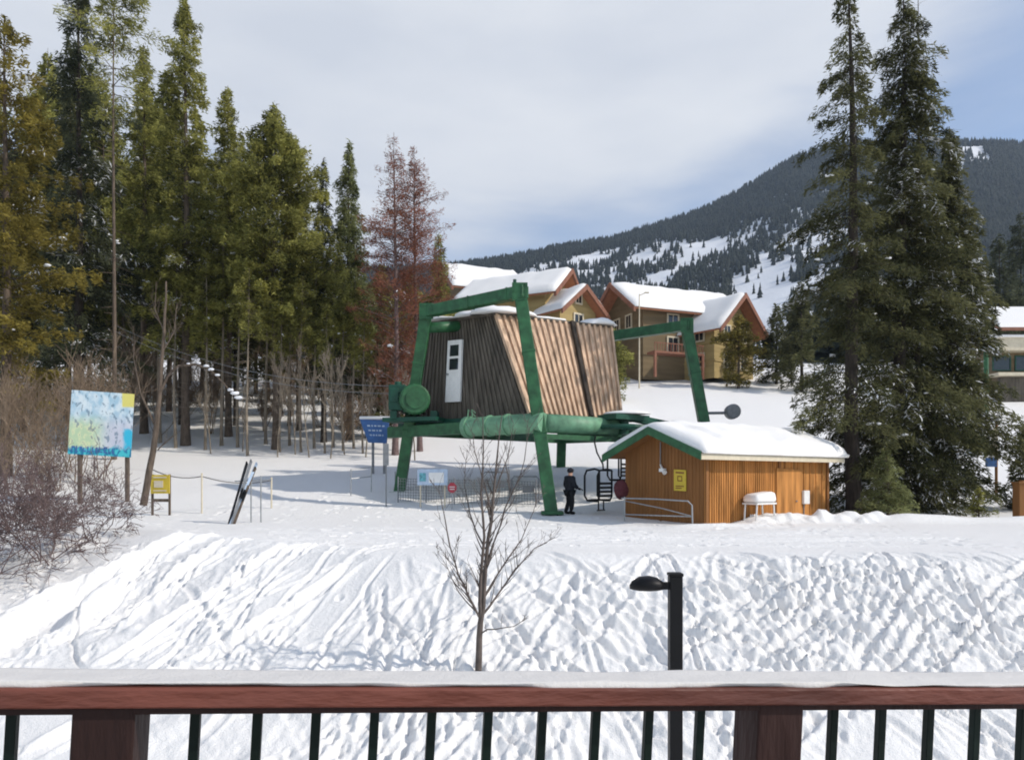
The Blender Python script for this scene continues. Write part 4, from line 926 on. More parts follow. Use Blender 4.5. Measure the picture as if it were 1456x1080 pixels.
# steel barrier in front of the gable
g = thing('pipe_barrier', (atx(940, 24.9), 24.9, 0), 'bent steel pipe barrier in front of the shed gable', 'barrier')
Yb_ = 24.9
mb = MB(); mb.tube([at(884, 708, 26.6), at(930, 709, 25.6), at(978, 712, 24.5), at(984, 718, 24.4), at(985, 760, 24.4)], .026, 8); mb.tube([at(890, 712, 26.6), at(940, 722, 25.6), at(982, 733, 24.4)], .02, 8); mb.tube([at(888, 731, 26.4), at(984, 734, 24.42)], .022, 8); mb.build('rail', M['steel'], g)
mb = MB(); mb.tube([at(888, 706, 26.5), at(888, 760, 26.5)], .026, 8); mb.build('post', M['steel'], g)
# ================================================================== chalets
def wing(root, ap, ridge, length, width, zfloor, pitch, ov, wallm, gable_win=True, snow=.45, wins=(), back=0, seed=0):
    """ap: ridge point at the gable face; ridge: unit vector from gable going back"""
    rd = Vector(ridge).normalized(); sd = Vector((-rd.y, rd.x, 0)); hw = width/2; zr = ap.z; ze = zr-hw*pitch
    def q(l, s, z): return Vector((ap.x, ap.y, 0))+rd*l+sd*s+Vector((0, 0, z))
    mb = MB(); mb.poly([q(0, hw, zfloor), q(0, -hw, zfloor), q(0, -hw, ze), q(0, 0, zr), q(0, hw, ze)]); mb.poly([q(length, -hw, zfloor), q(length, hw, zfloor), q(length, hw, ze), q(length, 0, zr), q(length, -hw, ze)])
    mb.poly([q(0, -hw, zfloor), q(length, -hw, zfloor), q(length, -hw, ze), q(0, -hw, ze)]); mb.poly([q(length, hw, zfloor), q(0, hw, zfloor), q(0, hw, ze), q(length, hw, ze)])
    for f_ in (.34, .68):
        z = zfloor+(ze-zfloor)*f_
        for s_ in (-1, 1): mb.beam(q(-.04, s_*hw, z), q(length, s_*hw, z), .2, .18)
        mb.beam(q(-.03, -hw, z), q(-.03, hw, z), .14, .22)
    mb.build('wall', wallm, root)
    def roofp(l, s, off): return q(l, s, zr-abs(s)*pitch+off)
    ho = hw+ov
    mb = MB()
    for a, b in ((-ho, 0), (0, ho)):
        mb.hexa([roofp(-ov*1.5, a, .02), roofp(length+ov, a, .02), roofp(length+ov, b, .02), roofp(-ov*1.5, b, .02)][::1], [roofp(-ov*1.5, a, .3), roofp(length+ov, a, .3), roofp(length+ov, b, .3), roofp(-ov*1.5, b, .3)])
    rf = mb.build('roof', M['soffit'], root)
    mb = MB()
    for a, b in ((-ho-.1, 0), (0, ho+.1)):
        mb.hexa([roofp(-ov*1.5-.3, a, -.25), roofp(-ov*1.5-.02, a, -.25), roofp(-ov*1.5-.02, b, -.25), roofp(-ov*1.5-.3, b, -.25)], [roofp(-ov*1.5-.3, a, .36), roofp(-ov*1.5-.02, a, .36), roofp(-ov*1.5-.02, b, .36), roofp(-ov*1.5-.3, b, .36)])
    mb.build('barge_board', M['chalet_trim'], root)
    def rs(l, s, off): return q(l, s, zr+.32-math.sqrt((s*pitch)**2+.06)+off)
    mb = roof_snow(-ov*1.5-.2, length+ov, -ho-.12, ho+.12, lambda l, s: snow, rs, 26, 22, seed); mb.build('roof_snow', M['snow_roof'], rf, True)
    for (face, u, v, ww, hh) in wins:
        z = zfloor+v
        if face == 'g': c = q(-.06, u, z); ax = (sd, -rd, Vector((0, 0, 1)))
        elif face == 'l': c = q(u, hw+.06, z); ax = (rd, sd, Vector((0, 0, 1)))
        else: c = q(u, -hw-.06, z); ax = (rd, -sd, Vector((0, 0, 1)))
        mb = MB(); 
        for sx in (-1, 1): mb.box(c+Vector(ax[0])*sx*(ww/2+.09), (.18, .16, hh+.36), ax)
        for sz in (-1, 1): mb.box(c+Vector((0, 0, sz*(hh/2+.09))), (ww, .16, .18), ax)
        mb.box(c, (.08, .12, hh), ax); wf = mb.build('window', M['cream'], root)
        mb = MB(); mb.box(c, (ww, .06, hh), ax); mb.build('pane', M['glass'], wf)
    return q
def deckrail(root, c, d, L, dep, h=1.0):
    d = Vector(d).normalized(); nn = Vector((d.y, -d.x, 0)); mb = MB(); ax = (d, nn, Vector((0, 0, 1)))
    mb.box(c+nn*dep/2, (L, dep, .25), ax)
    mb.box(c+nn*(dep-.06)+Vector((0, 0, h)), (L, .12, .1), ax)
    for i in range(int(L/.35)+1): mb.box(c+nn*(dep-.06)+d*(-L/2+i*.35+.04)+Vector((0, 0, h/2+.1)), (.07, .07, h-.2), ax)
    for s in (-1, 1): mb.box(c+nn*(dep-.1)+d*s*(L/2-.1)-Vector((0, 0, 1.4)), (.25, .25, 2.8), ax)
    mb.build('balcony', M['chalet_trim'], root)
dR = (-.62, .78, 0)   # ridges of gables that face right
dC = (.93, .37, 0)    # ridges of gables that face left
z0 = 13.0
ch1 = thing('chalet', (6, 92, z0), 'left chalet block behind the lift house, with two gables and grey shaded roof snow', 'chalet', 'chalets on the slope')
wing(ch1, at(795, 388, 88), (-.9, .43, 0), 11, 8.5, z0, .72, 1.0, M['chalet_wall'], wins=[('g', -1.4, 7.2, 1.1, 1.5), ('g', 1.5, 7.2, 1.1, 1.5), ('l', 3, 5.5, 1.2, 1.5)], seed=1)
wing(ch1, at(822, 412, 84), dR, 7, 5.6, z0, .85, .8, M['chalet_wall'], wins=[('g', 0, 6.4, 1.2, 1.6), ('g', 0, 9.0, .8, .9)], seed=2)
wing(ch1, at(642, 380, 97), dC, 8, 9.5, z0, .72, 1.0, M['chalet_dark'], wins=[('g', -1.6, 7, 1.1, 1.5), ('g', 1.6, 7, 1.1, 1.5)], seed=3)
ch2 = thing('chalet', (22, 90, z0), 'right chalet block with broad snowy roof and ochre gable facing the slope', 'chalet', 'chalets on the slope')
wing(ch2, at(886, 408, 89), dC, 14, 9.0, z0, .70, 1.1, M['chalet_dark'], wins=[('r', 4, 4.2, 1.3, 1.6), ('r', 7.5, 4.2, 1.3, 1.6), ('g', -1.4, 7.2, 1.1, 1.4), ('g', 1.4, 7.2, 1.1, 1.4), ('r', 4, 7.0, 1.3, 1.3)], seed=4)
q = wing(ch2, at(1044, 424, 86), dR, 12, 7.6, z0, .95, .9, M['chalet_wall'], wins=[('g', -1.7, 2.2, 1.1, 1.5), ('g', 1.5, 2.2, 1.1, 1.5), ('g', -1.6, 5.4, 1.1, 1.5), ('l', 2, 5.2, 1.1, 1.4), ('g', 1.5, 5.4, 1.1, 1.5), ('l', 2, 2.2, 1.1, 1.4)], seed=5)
deckrail(ch2, at(955, 505, 84), (.93, .37, 0), 6.5, 1.6); deckrail(ch2, at(1012, 498, 85.0), (-.62, .78, 0), 3.5, 1.4) if False else None
# pale mast by the chalets
x_ = atx(909, 80); zz_ = g1(x_, 80); mb = MB(); mb.tube([(x_, 80, zz_-.2), (x_, 80, at(909, 418, 80).z)], [.09, .05], 8); mb.tube([(x_, 80, at(909, 420, 80).z), (x_+.7, 80, at(909, 416, 80).z)], .05, 6); mb.box((x_+.8, 80, at(909, 416, 80).z), (.5, .2, .12)); solo(mb, 'light_mast', M['cream'], 'thin pale light mast standing in front of the chalets', 'light mast', loc=(x_, 80, zz_))
# lodge at the right edge
zl = g1(atx(1440, 72), 72)-.2
lg = thing('lodge', (atx(1440, 72), 72, zl), 'timber lodge with a long snow edged balcony at the right edge of the slope', 'lodge')
Lx0, Lx1 = atx(1412, 72), atx(1600, 72)
zb0, zb1 = at(0, 500, 72).z, at(0, 482, 72).z
mb = MB(); mb.box(((Lx0+Lx1)/2+.6, 75.6, (zl+at(0, 476, 72).z)/2), (Lx1-Lx0-.6, 6, at(0, 476, 72).z-zl)); mb.build('wall', M['chalet_dark'], lg)
mb = MB(); mb.box(((Lx0+Lx1)/2, 71.9, (zb0+zb1)/2), (Lx1-Lx0, 1.6, zb1-zb0)); mb.build('balcony_front', M['cream'], lg)
mb = MB(); mb.box(((Lx0+Lx1)/2, 71.8, zb1+.12), (Lx1-Lx0+.3, 1.9, .24)); mb.build('balcony_snow', M['snow_roof'], lg, bevel=.08)
for i in range(6):
    xw = Lx0+1.2+i*2.2; mb = MB(); zc = at(0, 515, 72).z
    for sx in (-1, 1): mb.box((xw+sx*.85, 72.55, zc), (.12, .1, 1.5))
    for sz in (-1, 1): mb.box((xw, 72.55, zc+sz*.7), (1.58, .1, .12))
    wf = mb.build('window', M['green_dark'], lg); mb = MB(); mb.box((xw, 72.57, zc), (1.58, .04, 1.3)); mb.build('pane', M['glass'], wf)
mb = MB(); mb.box(((Lx0+Lx1)/2, 71.9, at(0, 533, 72).z), (Lx1-Lx0, 1.5, .3)); mb.build('ledge', M['cream'], lg)
mb = MB(); mb.box(((Lx0+Lx1)/2+.4, 72.3, (zl+at(0, 536, 72).z)/2), (Lx1-Lx0-.8, .5, at(0, 536, 72).z-zl)); mb.build('base_wall', M['siding_dark'], lg)
r0 = at(1416, 452, 76); mb = MB(); zE = at(0, 474, 72).z; zR = at(0, 446, 78).z
mb.hexa([(Lx0-.5, 70.6, zE), (Lx1+1, 70.6, zE), (Lx1+1, 78, zR), (Lx0+3, 78, zR)], [(Lx0-.5, 70.6, zE+.3), (Lx1+1, 70.6, zE+.3), (Lx1+1, 78, zR+.3), (Lx0+3, 78, zR+.3)]); rf = mb.build('roof', M['chalet_trim'], lg)
mb = MB(); mb.hexa([(Lx0-.3, 70.7, zE+.305), (Lx1+1, 70.7, zE+.305), (Lx1+1, 78, zR+.305), (Lx0+3.1, 78, zR+.305)], [(Lx0-.1, 71.0, zE+.8), (Lx1+1, 71., zE+.8), (Lx1+1, 77.9, zR+.75), (Lx0+3.2, 77.9, zR+.75)]); mb.build('roof_snow', M['snow_roof'], rf, bevel=.1)
x_ = atx(1402, 52); zz_ = g1(x_, 52); mb = MB(); mb.tube([(x_, 52, zz_-.3), (x_, 52, at(0, 496, 52).z)], .16, 12); mb.tube([(x_, 52, at(0, 497, 52).z), (x_, 52, at(0, 494, 52).z)], .22, 12); mb.tube([(x_-.9, 52, at(0, 497, 52).z), (x_+.9, 52, at(0, 497, 52).z)], .07, 8); solo(mb, 'lift_tower', M['green'], 'slim green steel tower post beside the right edge lodge', 'lift tower', loc=(x_, 52, zz_))
Yp_ = 37; x_ = atx(1414, Yp_); zz_ = g1(x_, Yp_)
ps = thing('padded_post', (x_, Yp_, zz_), 'timber post with tan pad and blue plate right of the dark trees', 'post')
mb = MB(); mb.tube([(x_+.09, Yp_, zz_-.2), (x_+.09, Yp_, at(0, 598, Yp_).z)], .07, 10); mb.build('post', M['cedar_dark'], ps)
mb = MB(); mb.box((x_-.06, Yp_-.1, at(0, 628, Yp_).z), (.3, .14, 1.3)); mb.build('pad', M['cream'], ps, bevel=.04)
mb = MB(); mb.box((x_-.3, Yp_-.2, at(0, 657, Yp_).z), (.55, .06, .45)); mb.build('plate', M['blue'], ps)
x_ = atx(1452, 29); zz_ = g1(x_, 29); mb = MB(); mb.box((x_, 29, zz_+.6), (.42, .42, 1.6)); mb.box((x_, 29, zz_+1.43), (.5, .5, .07)); mb.tube([(x_, 29, zz_+1.4), (x_, 29, zz_+1.52)], .1, 8); solo(mb, 'timber_bollard', M['cedar_dark'], 'square brown timber bollard at the right edge of the flat', 'bollard', loc=(x_, 29, zz_), bevel=.02)
# grey drum lamp beyond the shed roof
dpt = at(1041, 585, 35.6); fl = thing('drum_light', (dpt.x, dpt.y, dpt.z), 'round grey drum floodlight on an arm above the shed roof', 'floodlight')
mb = MB(); mb.tube([dpt+Vector((.05, .3, 0)), dpt+Vector((0, -.2, 0)), dpt+Vector((0, -.28, 0))], [.36, .36, .30], 20); mb.build('drum', M['grey'], fl)
lp_ = onleg(A2, A2t, dpt.z-.1); mb = MB(); mb.tube([lp_, dpt+Vector((-.2, .1, -.05))], .07, 8); mb.build('arm', M['grey'], fl)
# ================================================================== signs, fences, small things on the flat
Ym = 31.0
bpts = [at(96, 645, Ym), at(186, 650, Ym+.6), at(191, 560, Ym+.6), at(102, 554, Ym)]
xm = (bpts[0].x+bpts[1].x)/2; zm = g1(xm, Ym)
sg = thing('map_board', (xm, Ym, zm), 'large painted board in pale blue, yellow and teal standing at the forest edge', 'sign')
nB = (bpts[1]-bpts[0]).cross(bpts[3]-bpts[0]).normalized()
mm = bpy.data.materials.new('map_paint'); nt, p, N, L = nodes(mm)
tc = N.new('ShaderNodeTexCoord'); mp = N.new('ShaderNodeMapping'); mp.inputs['Scale'].default_value = (1, 1, 1); L.new(tc.outputs['Generated'], mp.inputs[0])
sx = N.new('ShaderNodeSeparateXYZ'); L.new(mp.outputs[0], sx.inputs[0])
n1 = N.new('ShaderNodeTexNoise'); n1.inputs['Scale'].default_value = 8; n1.inputs['Detail'].default_value = 6; L.new(mp.outputs[0], n1.inputs[0])
def mixc(fac, a, b):
    m = N.new('ShaderNodeMix'); m.data_type = 'RGBA'; L.new(fac, m.inputs[0])
    for s, i in ((a, 6), (b, 7)):
        if isinstance(s, tuple): m.inputs[i].default_value = (*s, 1)
        else: L.new(s, m.inputs[i])
    return m.outputs[2]
def rng_(src, a, b, c=0., d=1.):
    m = N.new('ShaderNodeMapRange'); m.interpolation_type = 'SMOOTHSTEP'; m.inputs[1].default_value = a; m.inputs[2].default_value = b; m.inputs[3].default_value = c; m.inputs[4].default_value = d; L.new(src, m.inputs[0]); return m.outputs[0]
def mul(a, b, op='MULTIPLY'):
    m = N.new('ShaderNodeMath'); m.operation = op
    for s, i in ((a, 0), (b, 1)):
        if isinstance(s, (int, float)): m.inputs[i].default_value = s
        else: L.new(s, m.inputs[i])
    return m.outputs[0]
z_ = mul(sx.outputs['Z'], mul(n1.outputs['Fac'], .18), 'ADD'); x_n = mul(sx.outputs['X'], mul(n1.outputs['Fac'], .12), 'ADD')
c = mixc(rng_(n1.outputs['Fac'], .35, .65), (.33, .50, .62), (.60, .69, .74))
hill = mul(rng_(z_, .78, .5), rng_(z_, .16, .26)); n3 = N.new('ShaderNodeTexNoise'); n3.inputs['Scale'].default_value = 13; n3.inputs['Detail'].default_value = 5; L.new(mp.outputs[0], n3.inputs[0])
c = mixc(mul(hill, rng_(x_n, .85, .35)), c, mixc(rng_(n3.outputs['Fac'], .42, .6), (.42, .55, .36), (.62, .66, .40)))
c = mixc(mul(mul(rng_(x_n, .45, .75), hill), .8), c, (.50, .50, .60))
c = mixc(mul(rng_(n3.outputs['Fac'], .56, .62), .7), c, (.10, .17, .24))
c = mixc(mul(rng_(x_n, .86, .93), mul(rng_(z_, .2, .25), rng_(z_, .56, .48))), c, (.03, .42, .62))
c = mixc(mul(rng_(sx.outputs['X'], .8, .83), rng_(sx.outputs['Z'], .74, .78)), c, (.64, .59, .16))
c = mixc(rng_(z_, .26, .20), c, mixc(rng_(n3.outputs['Fac'], .45, .55), (.01, .16, .30), (.05, .45, .52)))
L.new(c, p.inputs['Base Color']); p.inputs['Roughness'].default_value = .45
mb = MB(); quadbox(mb, bpts, nB, -.04, .0); mb.build('panel', mm, sg)
mb = MB(); fB = lambda u, v: lerp(lerp(bpts[0], bpts[1], u), lerp(bpts[3], bpts[2], u), v)
rnd = random.Random(3)
u = .06
while u < .72:     # a line of lettering too small to read, strokes only
    k = rnd.random(); wl = rnd.uniform(.018, .045); v0 = rnd.uniform(.035, .055); v1 = rnd.uniform(.11, .145)
    quadbox(mb, [fB(u, v0), fB(u+.016, v0), fB(u+.016, v1), fB(u, v1)], nB, 0, .012)
    if k < .6: quadbox(mb, [fB(u+.016, v1-.025), fB(u+wl+.016, v1-.025), fB(u+wl+.016, v1), fB(u+.016, v1)], nB, 0, .012)
    if k > .3: quadbox(mb, [fB(u+.016, v0), fB(u+wl+.016, v0), fB(u+wl+.016, v0+.022), fB(u+.016, v0+.022)], nB, 0, .012)
    u += wl+.034
mb.build('lettering', M['blue'], sg)
for uu in (.12, .88):
    p_ = fB(uu, .9)-nB*.13; mb = MB(); mb.box((p_.x, p_.y, (p_.z+g1(p_.x, p_.y)-.3)/2), (.14, .14, p_.z-g1(p_.x, p_.y)+.3)); mb.build('post', M['bark'], sg)
# yellow sign by the leaning tree
Yy = 28.4; c0 = at(228, 688, Yy); zz = g1(c0.x, Yy); ys_ = thing('yellow_sign', (c0.x, Yy, zz), 'small yellow framed sign standing in the snow beside the leaning bare tree', 'sign')
mb = MB(); mb.box(c0, (.72, .06, .72)); mb.build('panel', M['yellow'], ys_)
mb = MB(); mb.box(c0+Vector((-.05, -.04, 0)), (.34, .02, .26)); mb.box(c0+Vector((0, -.04, .26)), (.5, .02, .05)); mb.box(c0+Vector((0, -.04, -.25)), (.5, .02, .05)); mb.build('print', M['cream'], ys_)
for s in (-1, 1):
    mb = MB(); mb.beam((c0.x+s*.33, Yy+.06, zz-.2), (c0.x+s*.33, Yy+.06, c0.z+.38), .07, .07, (0, 1, 0)); mb.build('leg', M['bark'], ys_)
mb = MB(); mb.beam((c0.x-.33, Yy+.0, c0.z-.62), (c0.x+.33, Yy+.0, c0.z-.62), .05, .12); mb.build('brace', M['bark'], ys_)
# skis leaning on a rack
Ysk = 25.6; rk = thing('ski_rack', (atx(352, Ysk), Ysk+.2, g1(atx(352, Ysk), Ysk)), 'small pale steel ski rack standing on the flat', 'ski rack')
zk = g1(atx(352, Ysk), Ysk)
for px in (357, 371):
    v = at(px, 676, Ysk+.35); mb = MB(); mb.tube([(v.x, v.y, zk-.2), v], .026, 8); mb.build('post', M['steel'], rk)
mb = MB(); a_, b_ = at(334, 684, Ysk+.35), at(386, 682, Ysk+.35); mb.tube([a_, b_], .022, 8); mb.build('rail', M['steel'], rk)
skl = ['black ski at the left of the bundle leaning on the rack', 'grey ski in the middle of the leaning bundle', 'brownish ski leaning lowest over the others on the rack', 'pale ski with its tip at the right of the leaning bundle']
for i, (x0, y0, x1, y1) in enumerate([(325, 744, 352, 655), (329, 745, 358, 652), (332, 743, 364, 662), (327, 742, 366, 656)]):
    p0 = at(x0, y0, Ysk-.28); p0.z = g1(p0.x, p0.y)-.04; p1 = at(x1, y1, Ysk+.40+i*.03); d = (p1-p0); n_ = 9
    pts = [p0+d*t for t in np.linspace(0, .88, n_)]+[p0+d*.95+Vector((.02, -.05, 0)), p0+d+Vector((.02, -.16, -.02))]
    mb = MB(); ws = [.045, .048, .045, .042, .04, .042, .045, .05, .052, .05, .02]
    rings = []
    sd = Vector((.9, .3, 0)).normalized(); nn = d.normalized().cross(sd)
    for p_, w_ in zip(pts, ws):
        k = len(mb.v); mb.v += [tuple(p_-sd*w_-nn*.012), tuple(p_+sd*w_-nn*.012), tuple(p_+sd*w_+nn*.012), tuple(p_-sd*w_+nn*.012)]; rings.append(k)
    for a, b in zip(rings, rings[1:]):
        for j in range(4): mb.f.append((a+j, a+(j+1) % 4, b+(j+1) % 4, b+j))
    mb.f += [(3, 2, 1, 0), tuple(rings[-1]+j for j in range(4))]
    t = thing('ski', tuple(p0), skl[i], 'ski', 'skis leaning on the rack'); mb.build('blade', [M['cloth_dark'], M['grey'], M['bark'], M['paleblue']][i], t)
    bp_ = p0+d*.47; mb = MB(); mb.beam(bp_-d.normalized()*.15-nn*.04, bp_+d.normalized()*.15-nn*.04, .07, .07, tuple(nn)); mb.beam(bp_+d.normalized()*.1-nn*.09, bp_+d.normalized()*.18-nn*.09, .06, .06, tuple(nn)); mb.build('binding', M['black'], t)
# rope line and posts
def post(px, Y, ytop, label, m, grp, r=.035, cat='post', name='rope_post'):
    x = atx(px, Y); z = g1(x, Y); mb = MB(); zt_ = at(px, ytop, Y).z; mb.tube([(x, Y, z-.2), (x, Y, zt_)], r, 8); mb.tube([(x, Y, zt_), (x, Y, zt_+.05)], [r*1.4, r*.8], 8); solo(mb, name, m, label, cat, grp, loc=(x, Y, z)); return Vector((x, Y, zt_-.08))
t1 = post(287, 29.0, 674, 'thin pale post left of the leaning skis', M['cream'], 'posts of the rope line')
t2 = post(386, 30.2, 680, 'thin pale post right of the leaning skis', M['cream'], 'posts of the rope line')
t0 = post(216, 30.2, 664, 'thin pale post behind the yellow sign', M['cream'], 'posts of the rope line')
mb = MB()
for a, b in ((t0, t1), (t1, t2)):
    pts = [lerp(a, b, t)-Vector((0, 0, .18*4*t*(1-t))) for t in np.linspace(0, 1, 9)]; mb.tube(pts, .018, 6)
solo(mb, 'rope', M['bark_dark'], 'dark rope strung between thin pale posts on the left of the flat', 'rope', loc=tuple(t1))
# rail hoop left of the green leg
Yh_ = 33.; hb = thing('steel_hoop', (atx(515, Yh_), Yh_, g1(atx(515, Yh_), Yh_)), 'low grey steel guard rail hoop left of the rear green leg', 'guard rail')
zh_ = g1(atx(515, Yh_), Yh_); mb = MB(); a_, b_ = at(499, 667, Yh_), at(528, 664, Yh_+.8)
mb.tube([(a_.x, a_.y, zh_-.3), a_, b_, (b_.x, b_.y, zh_-.3)], .03, 8); mb.tube([a_-Vector((0, 0, .42)), b_-Vector((0, 0, .42))], .022, 8); mb.build('rail', M['steel'], hb)
a_, b_ = at(528, 664, Yh_+.8), at(562, 670, Yh_+1.3); mb = MB(); mb.tube([b_, (b_.x, b_.y, zh_-.3)], .026, 8); mb.build('post', M['steel'], hb)
# grey small sign on a post
Yg = 30.6; x = atx(549, Yg); z = g1(x, Yg); gs = thing('post_sign', (x, Yg, z), 'narrow grey sign plate on a thin post before the rear green leg', 'sign')
mb = MB(); mb.tube([(x, Yg, z-.2), (x, Yg, at(0, 636, Yg).z)], .03, 8); mb.build('post', M['grey'], gs)
mb = MB(); mb.box((x, Yg-.05, at(0, 646, Yg).z), (.24, .03, .9)); mb.build('plate', M['grey'], gs, bevel=.01)
# blue board at the left end of the cross beam
Yb2 = 38.5; pts = [at(524, 629, Yb2), at(550, 630, Yb2), at(554, 597, Yb2), at(512, 596, Yb2)]; xb2 = atx(535, Yb2); zb2 = g1(xb2, Yb2)
bs = thing('blue_board', (xb2, Yb2, zb2), 'tapered blue trail information board with a snow topped edge left of the lift', 'sign')
mb = MB(); quadbox(mb, pts, Vector((0, -1, 0)), 0, .1); mb.build('panel', M['blue'], bs)
f = lambda u, v: lerp(lerp(pts[0], pts[1], u), lerp(pts[3], pts[2], u), v)
mb = MB(); rnd = random.Random(9)
for v in (.3, .5, .7):
    u = .2
    while u < .78:
        w_ = rnd.uniform(.05, .14); quadbox(mb, [f(u, v), f(u+w_, v), f(u+w_, v+.06), f(u, v+.06)], Vector((0, -1, 0)), .1, .115); u += w_+.05
mb.build('print', M['paleblue'], bs)
mb = MB(); mb.box(at(533, 594, Yb2), (1.6, .3, .16)); mb.build('snow_cap', M['snow_roof'], bs, bevel=.06)
for px in (530, 546):
    v = at(px, 630, Yb2); mb = MB(); mb.box((v.x, Yb2+.08, (v.z+.8+zb2-.3)/2), (.12, .1, v.z+.8-zb2+.3)); mb.build('post', M['grey'], bs)
# pale notice board and red sign within the netting
Yn = 30.3; c0 = at(615, 678, Yn); zz = g1(c0.x, Yn); nb = thing('notice_board', (c0.x, Yn, zz), 'pale grey notice board on two thin legs under the lift girder', 'sign')
mb = MB(); mb.box(c0, (1.24, .06, .66)); mb.build('panel', M['paleblue'], nb, bevel=.01)
mb = MB(); mb.box(c0+Vector((.16, -.04, -.02)), (.62, .02, .42)); mb.build('poster', M['white'], nb)
mb = MB(); mb.box(c0+Vector((-.4, -.04, 0)), (.26, .02, .34)); mb.build('picture', mat('teal_print', (.12, .34, .40), .5, .5, 14), nb)
for s in (-1, 1):
    mb = MB(); mb.tube([(c0.x+s*.5, Yn+.05, zz-.2), (c0.x+s*.5, Yn+.05, c0.z+.3)], .03, 8); mb.build('leg', M['cream'], nb)
Yr_ = 30.0; c0 = at(643, 693, Yr_); zz = g1(c0.x, Yr_); rs_ = thing('red_sign', (c0.x, Yr_, zz), 'small round edged red sign on a post right of the pale notice board', 'sign')
oc = [c0+Vector((math.cos(a)*.19, 0, math.sin(a)*.22)) for a in [math.pi/8+k*math.pi/4 for k in range(8)]]
mb = MB(); n0 = len(mb.v); mb.v += [tuple(p-Vector((0, .02, 0))) for p in oc]+[tuple(p+Vector((0, .02, 0))) for p in oc]; mb.f += [tuple(range(8)), tuple(range(15, 7, -1))]+[(k, k+8, (k+1) % 8+8, (k+1) % 8) for k in range(8)]; mb.build('plate', M['red'], rs_)
mb = MB(); mb.box(c0+Vector((0, -.03, .03)), (.22, .015, .03)); mb.box(c0+Vector((0, -.03, -.06)), (.2, .015, .03)); mb.build('print', M['white'], rs_)
mb = MB(); mb.tube([(c0.x, Yr_+.05, zz-.2), (c0.x, Yr_+.05, c0.z+.2)], .028, 8); mb.build('post', M['steel'], rs_)
# netting fence under the lift
nf = thing('net_fence', (atx(660, 30.8), 30.8, g1(atx(660, 30.8), 30.8)), 'low grey netting fence with thin posts below the lift house', 'fence')
P_ = []
for i, px in enumerate([566, 606, 646, 686, 726, 762]):
    Y = 31.5-.18*i; x = atx(px, Y); z = g1(x, Y); mb = MB(); mb.tube([(x, Y, z-.2), (x, Y, z+1.1)], .03, 8); mb.build('post', M['grey'], nf); P_.append(Vector((x, Y, z)))
S0 = []; S1 = []
for a, b in zip(P_, P_[1:]):
    Ln = (b-a).length; n = int(Ln/.11)
    for k in range(n+1): S0.append(lerp(a, b, k/n)+Vector((0, 0, .08))); S1.append(lerp(a, b, k/n)+Vector((0, 0, 1.02)))
    for k in range(9): S0.append(a+Vector((0, 0, .08+k*.1175))); S1.append(b+Vector((0, 0, .08+k*.1175)))
V, Q = segs(S0, S1, [.011]*len(S0), [.011]*len(S0), 3)
link('netting', np_mesh('netting', V-np.array(nf.location), [Q]), M['grey'], nf)
# steel queue gates near the tree in the middle
for i, (px, Y, lb) in enumerate([(748, 31.2, 'low dark steel queue gate between the netting and the front green leg'), (706, 32.4, 'low dark steel queue gate behind the netting fence')]):
    x = atx(px, Y); z = g1(x, Y); t = thing('queue_gate', (x, Y, z), lb, 'gate', 'queue gates under the lift'); mb = MB()
    mb.tube([(x-.6, Y, z-.1), (x-.6, Y, z+1.05), (x-.5, Y, z+1.15), (x+.45, Y+.2, z+1.15), (x+.55, Y+.2, z+1.05), (x+.55, Y+.2, z-.1)], .03, 8); mb.build('frame', M['grey'], t)
    mb = MB(); mb.tube([(x-.6, Y, z+.5), (x+.55, Y+.2, z+.75)], .025, 8); mb.box((x+.1, Y+.08, z+.62), (.5, .04, .3)); mb.build('arm', M['grey'], t)
# backpack by the shed corner
x = atx(883, 27.6); z = g1(x, 27.6); bkp = thing('backpack', (x, 27.4, z), 'dark maroon backpack hanging on the barrier by the shed corner', 'backpack')
mb = MB(); mb.blob(at(883, 696, 27.0), (.26, .2, .36), 4, 14, 9, .12); mb.build('bag', M['maroon'], bkp, True)
mb = MB(); mb.blob(at(883, 701, 26.85), (.17, .12, .15), 6, 12, 7, .1); mb.build('pocket', M['maroon'], bkp, True)
mb = MB(); v = at(883, 686, 27.); mb.tube([v+Vector((-.08, 0, 0)), v+Vector((-.06, 0, .09)), v+Vector((.06, 0, .09)), v+Vector((.08, 0, 0))], .015, 6); mb.build('strap', M['black'], bkp)
# twin cables over the left trees
ca = at(163, 462, 42.9); cb = Bt+Vector((-.2, 0, -3.4))
for i, dz in enumerate((0, -.35)):
    pts = [lerp(ca, cb, t)+Vector((0, 0, dz-1.0*4*t*(1-t))) for t in np.linspace(0, 1, 17)]
    mb = MB(); mb.tube(pts, .011, 5); solo(mb, 'overhead_cable', M['grey'], ['upper of the two thin cables running from the bare pine trunk to the lift', 'lower of the two thin cables running from the bare pine trunk to the lift'][i], 'cable', 'overhead cables', loc=tuple(pts[8]))
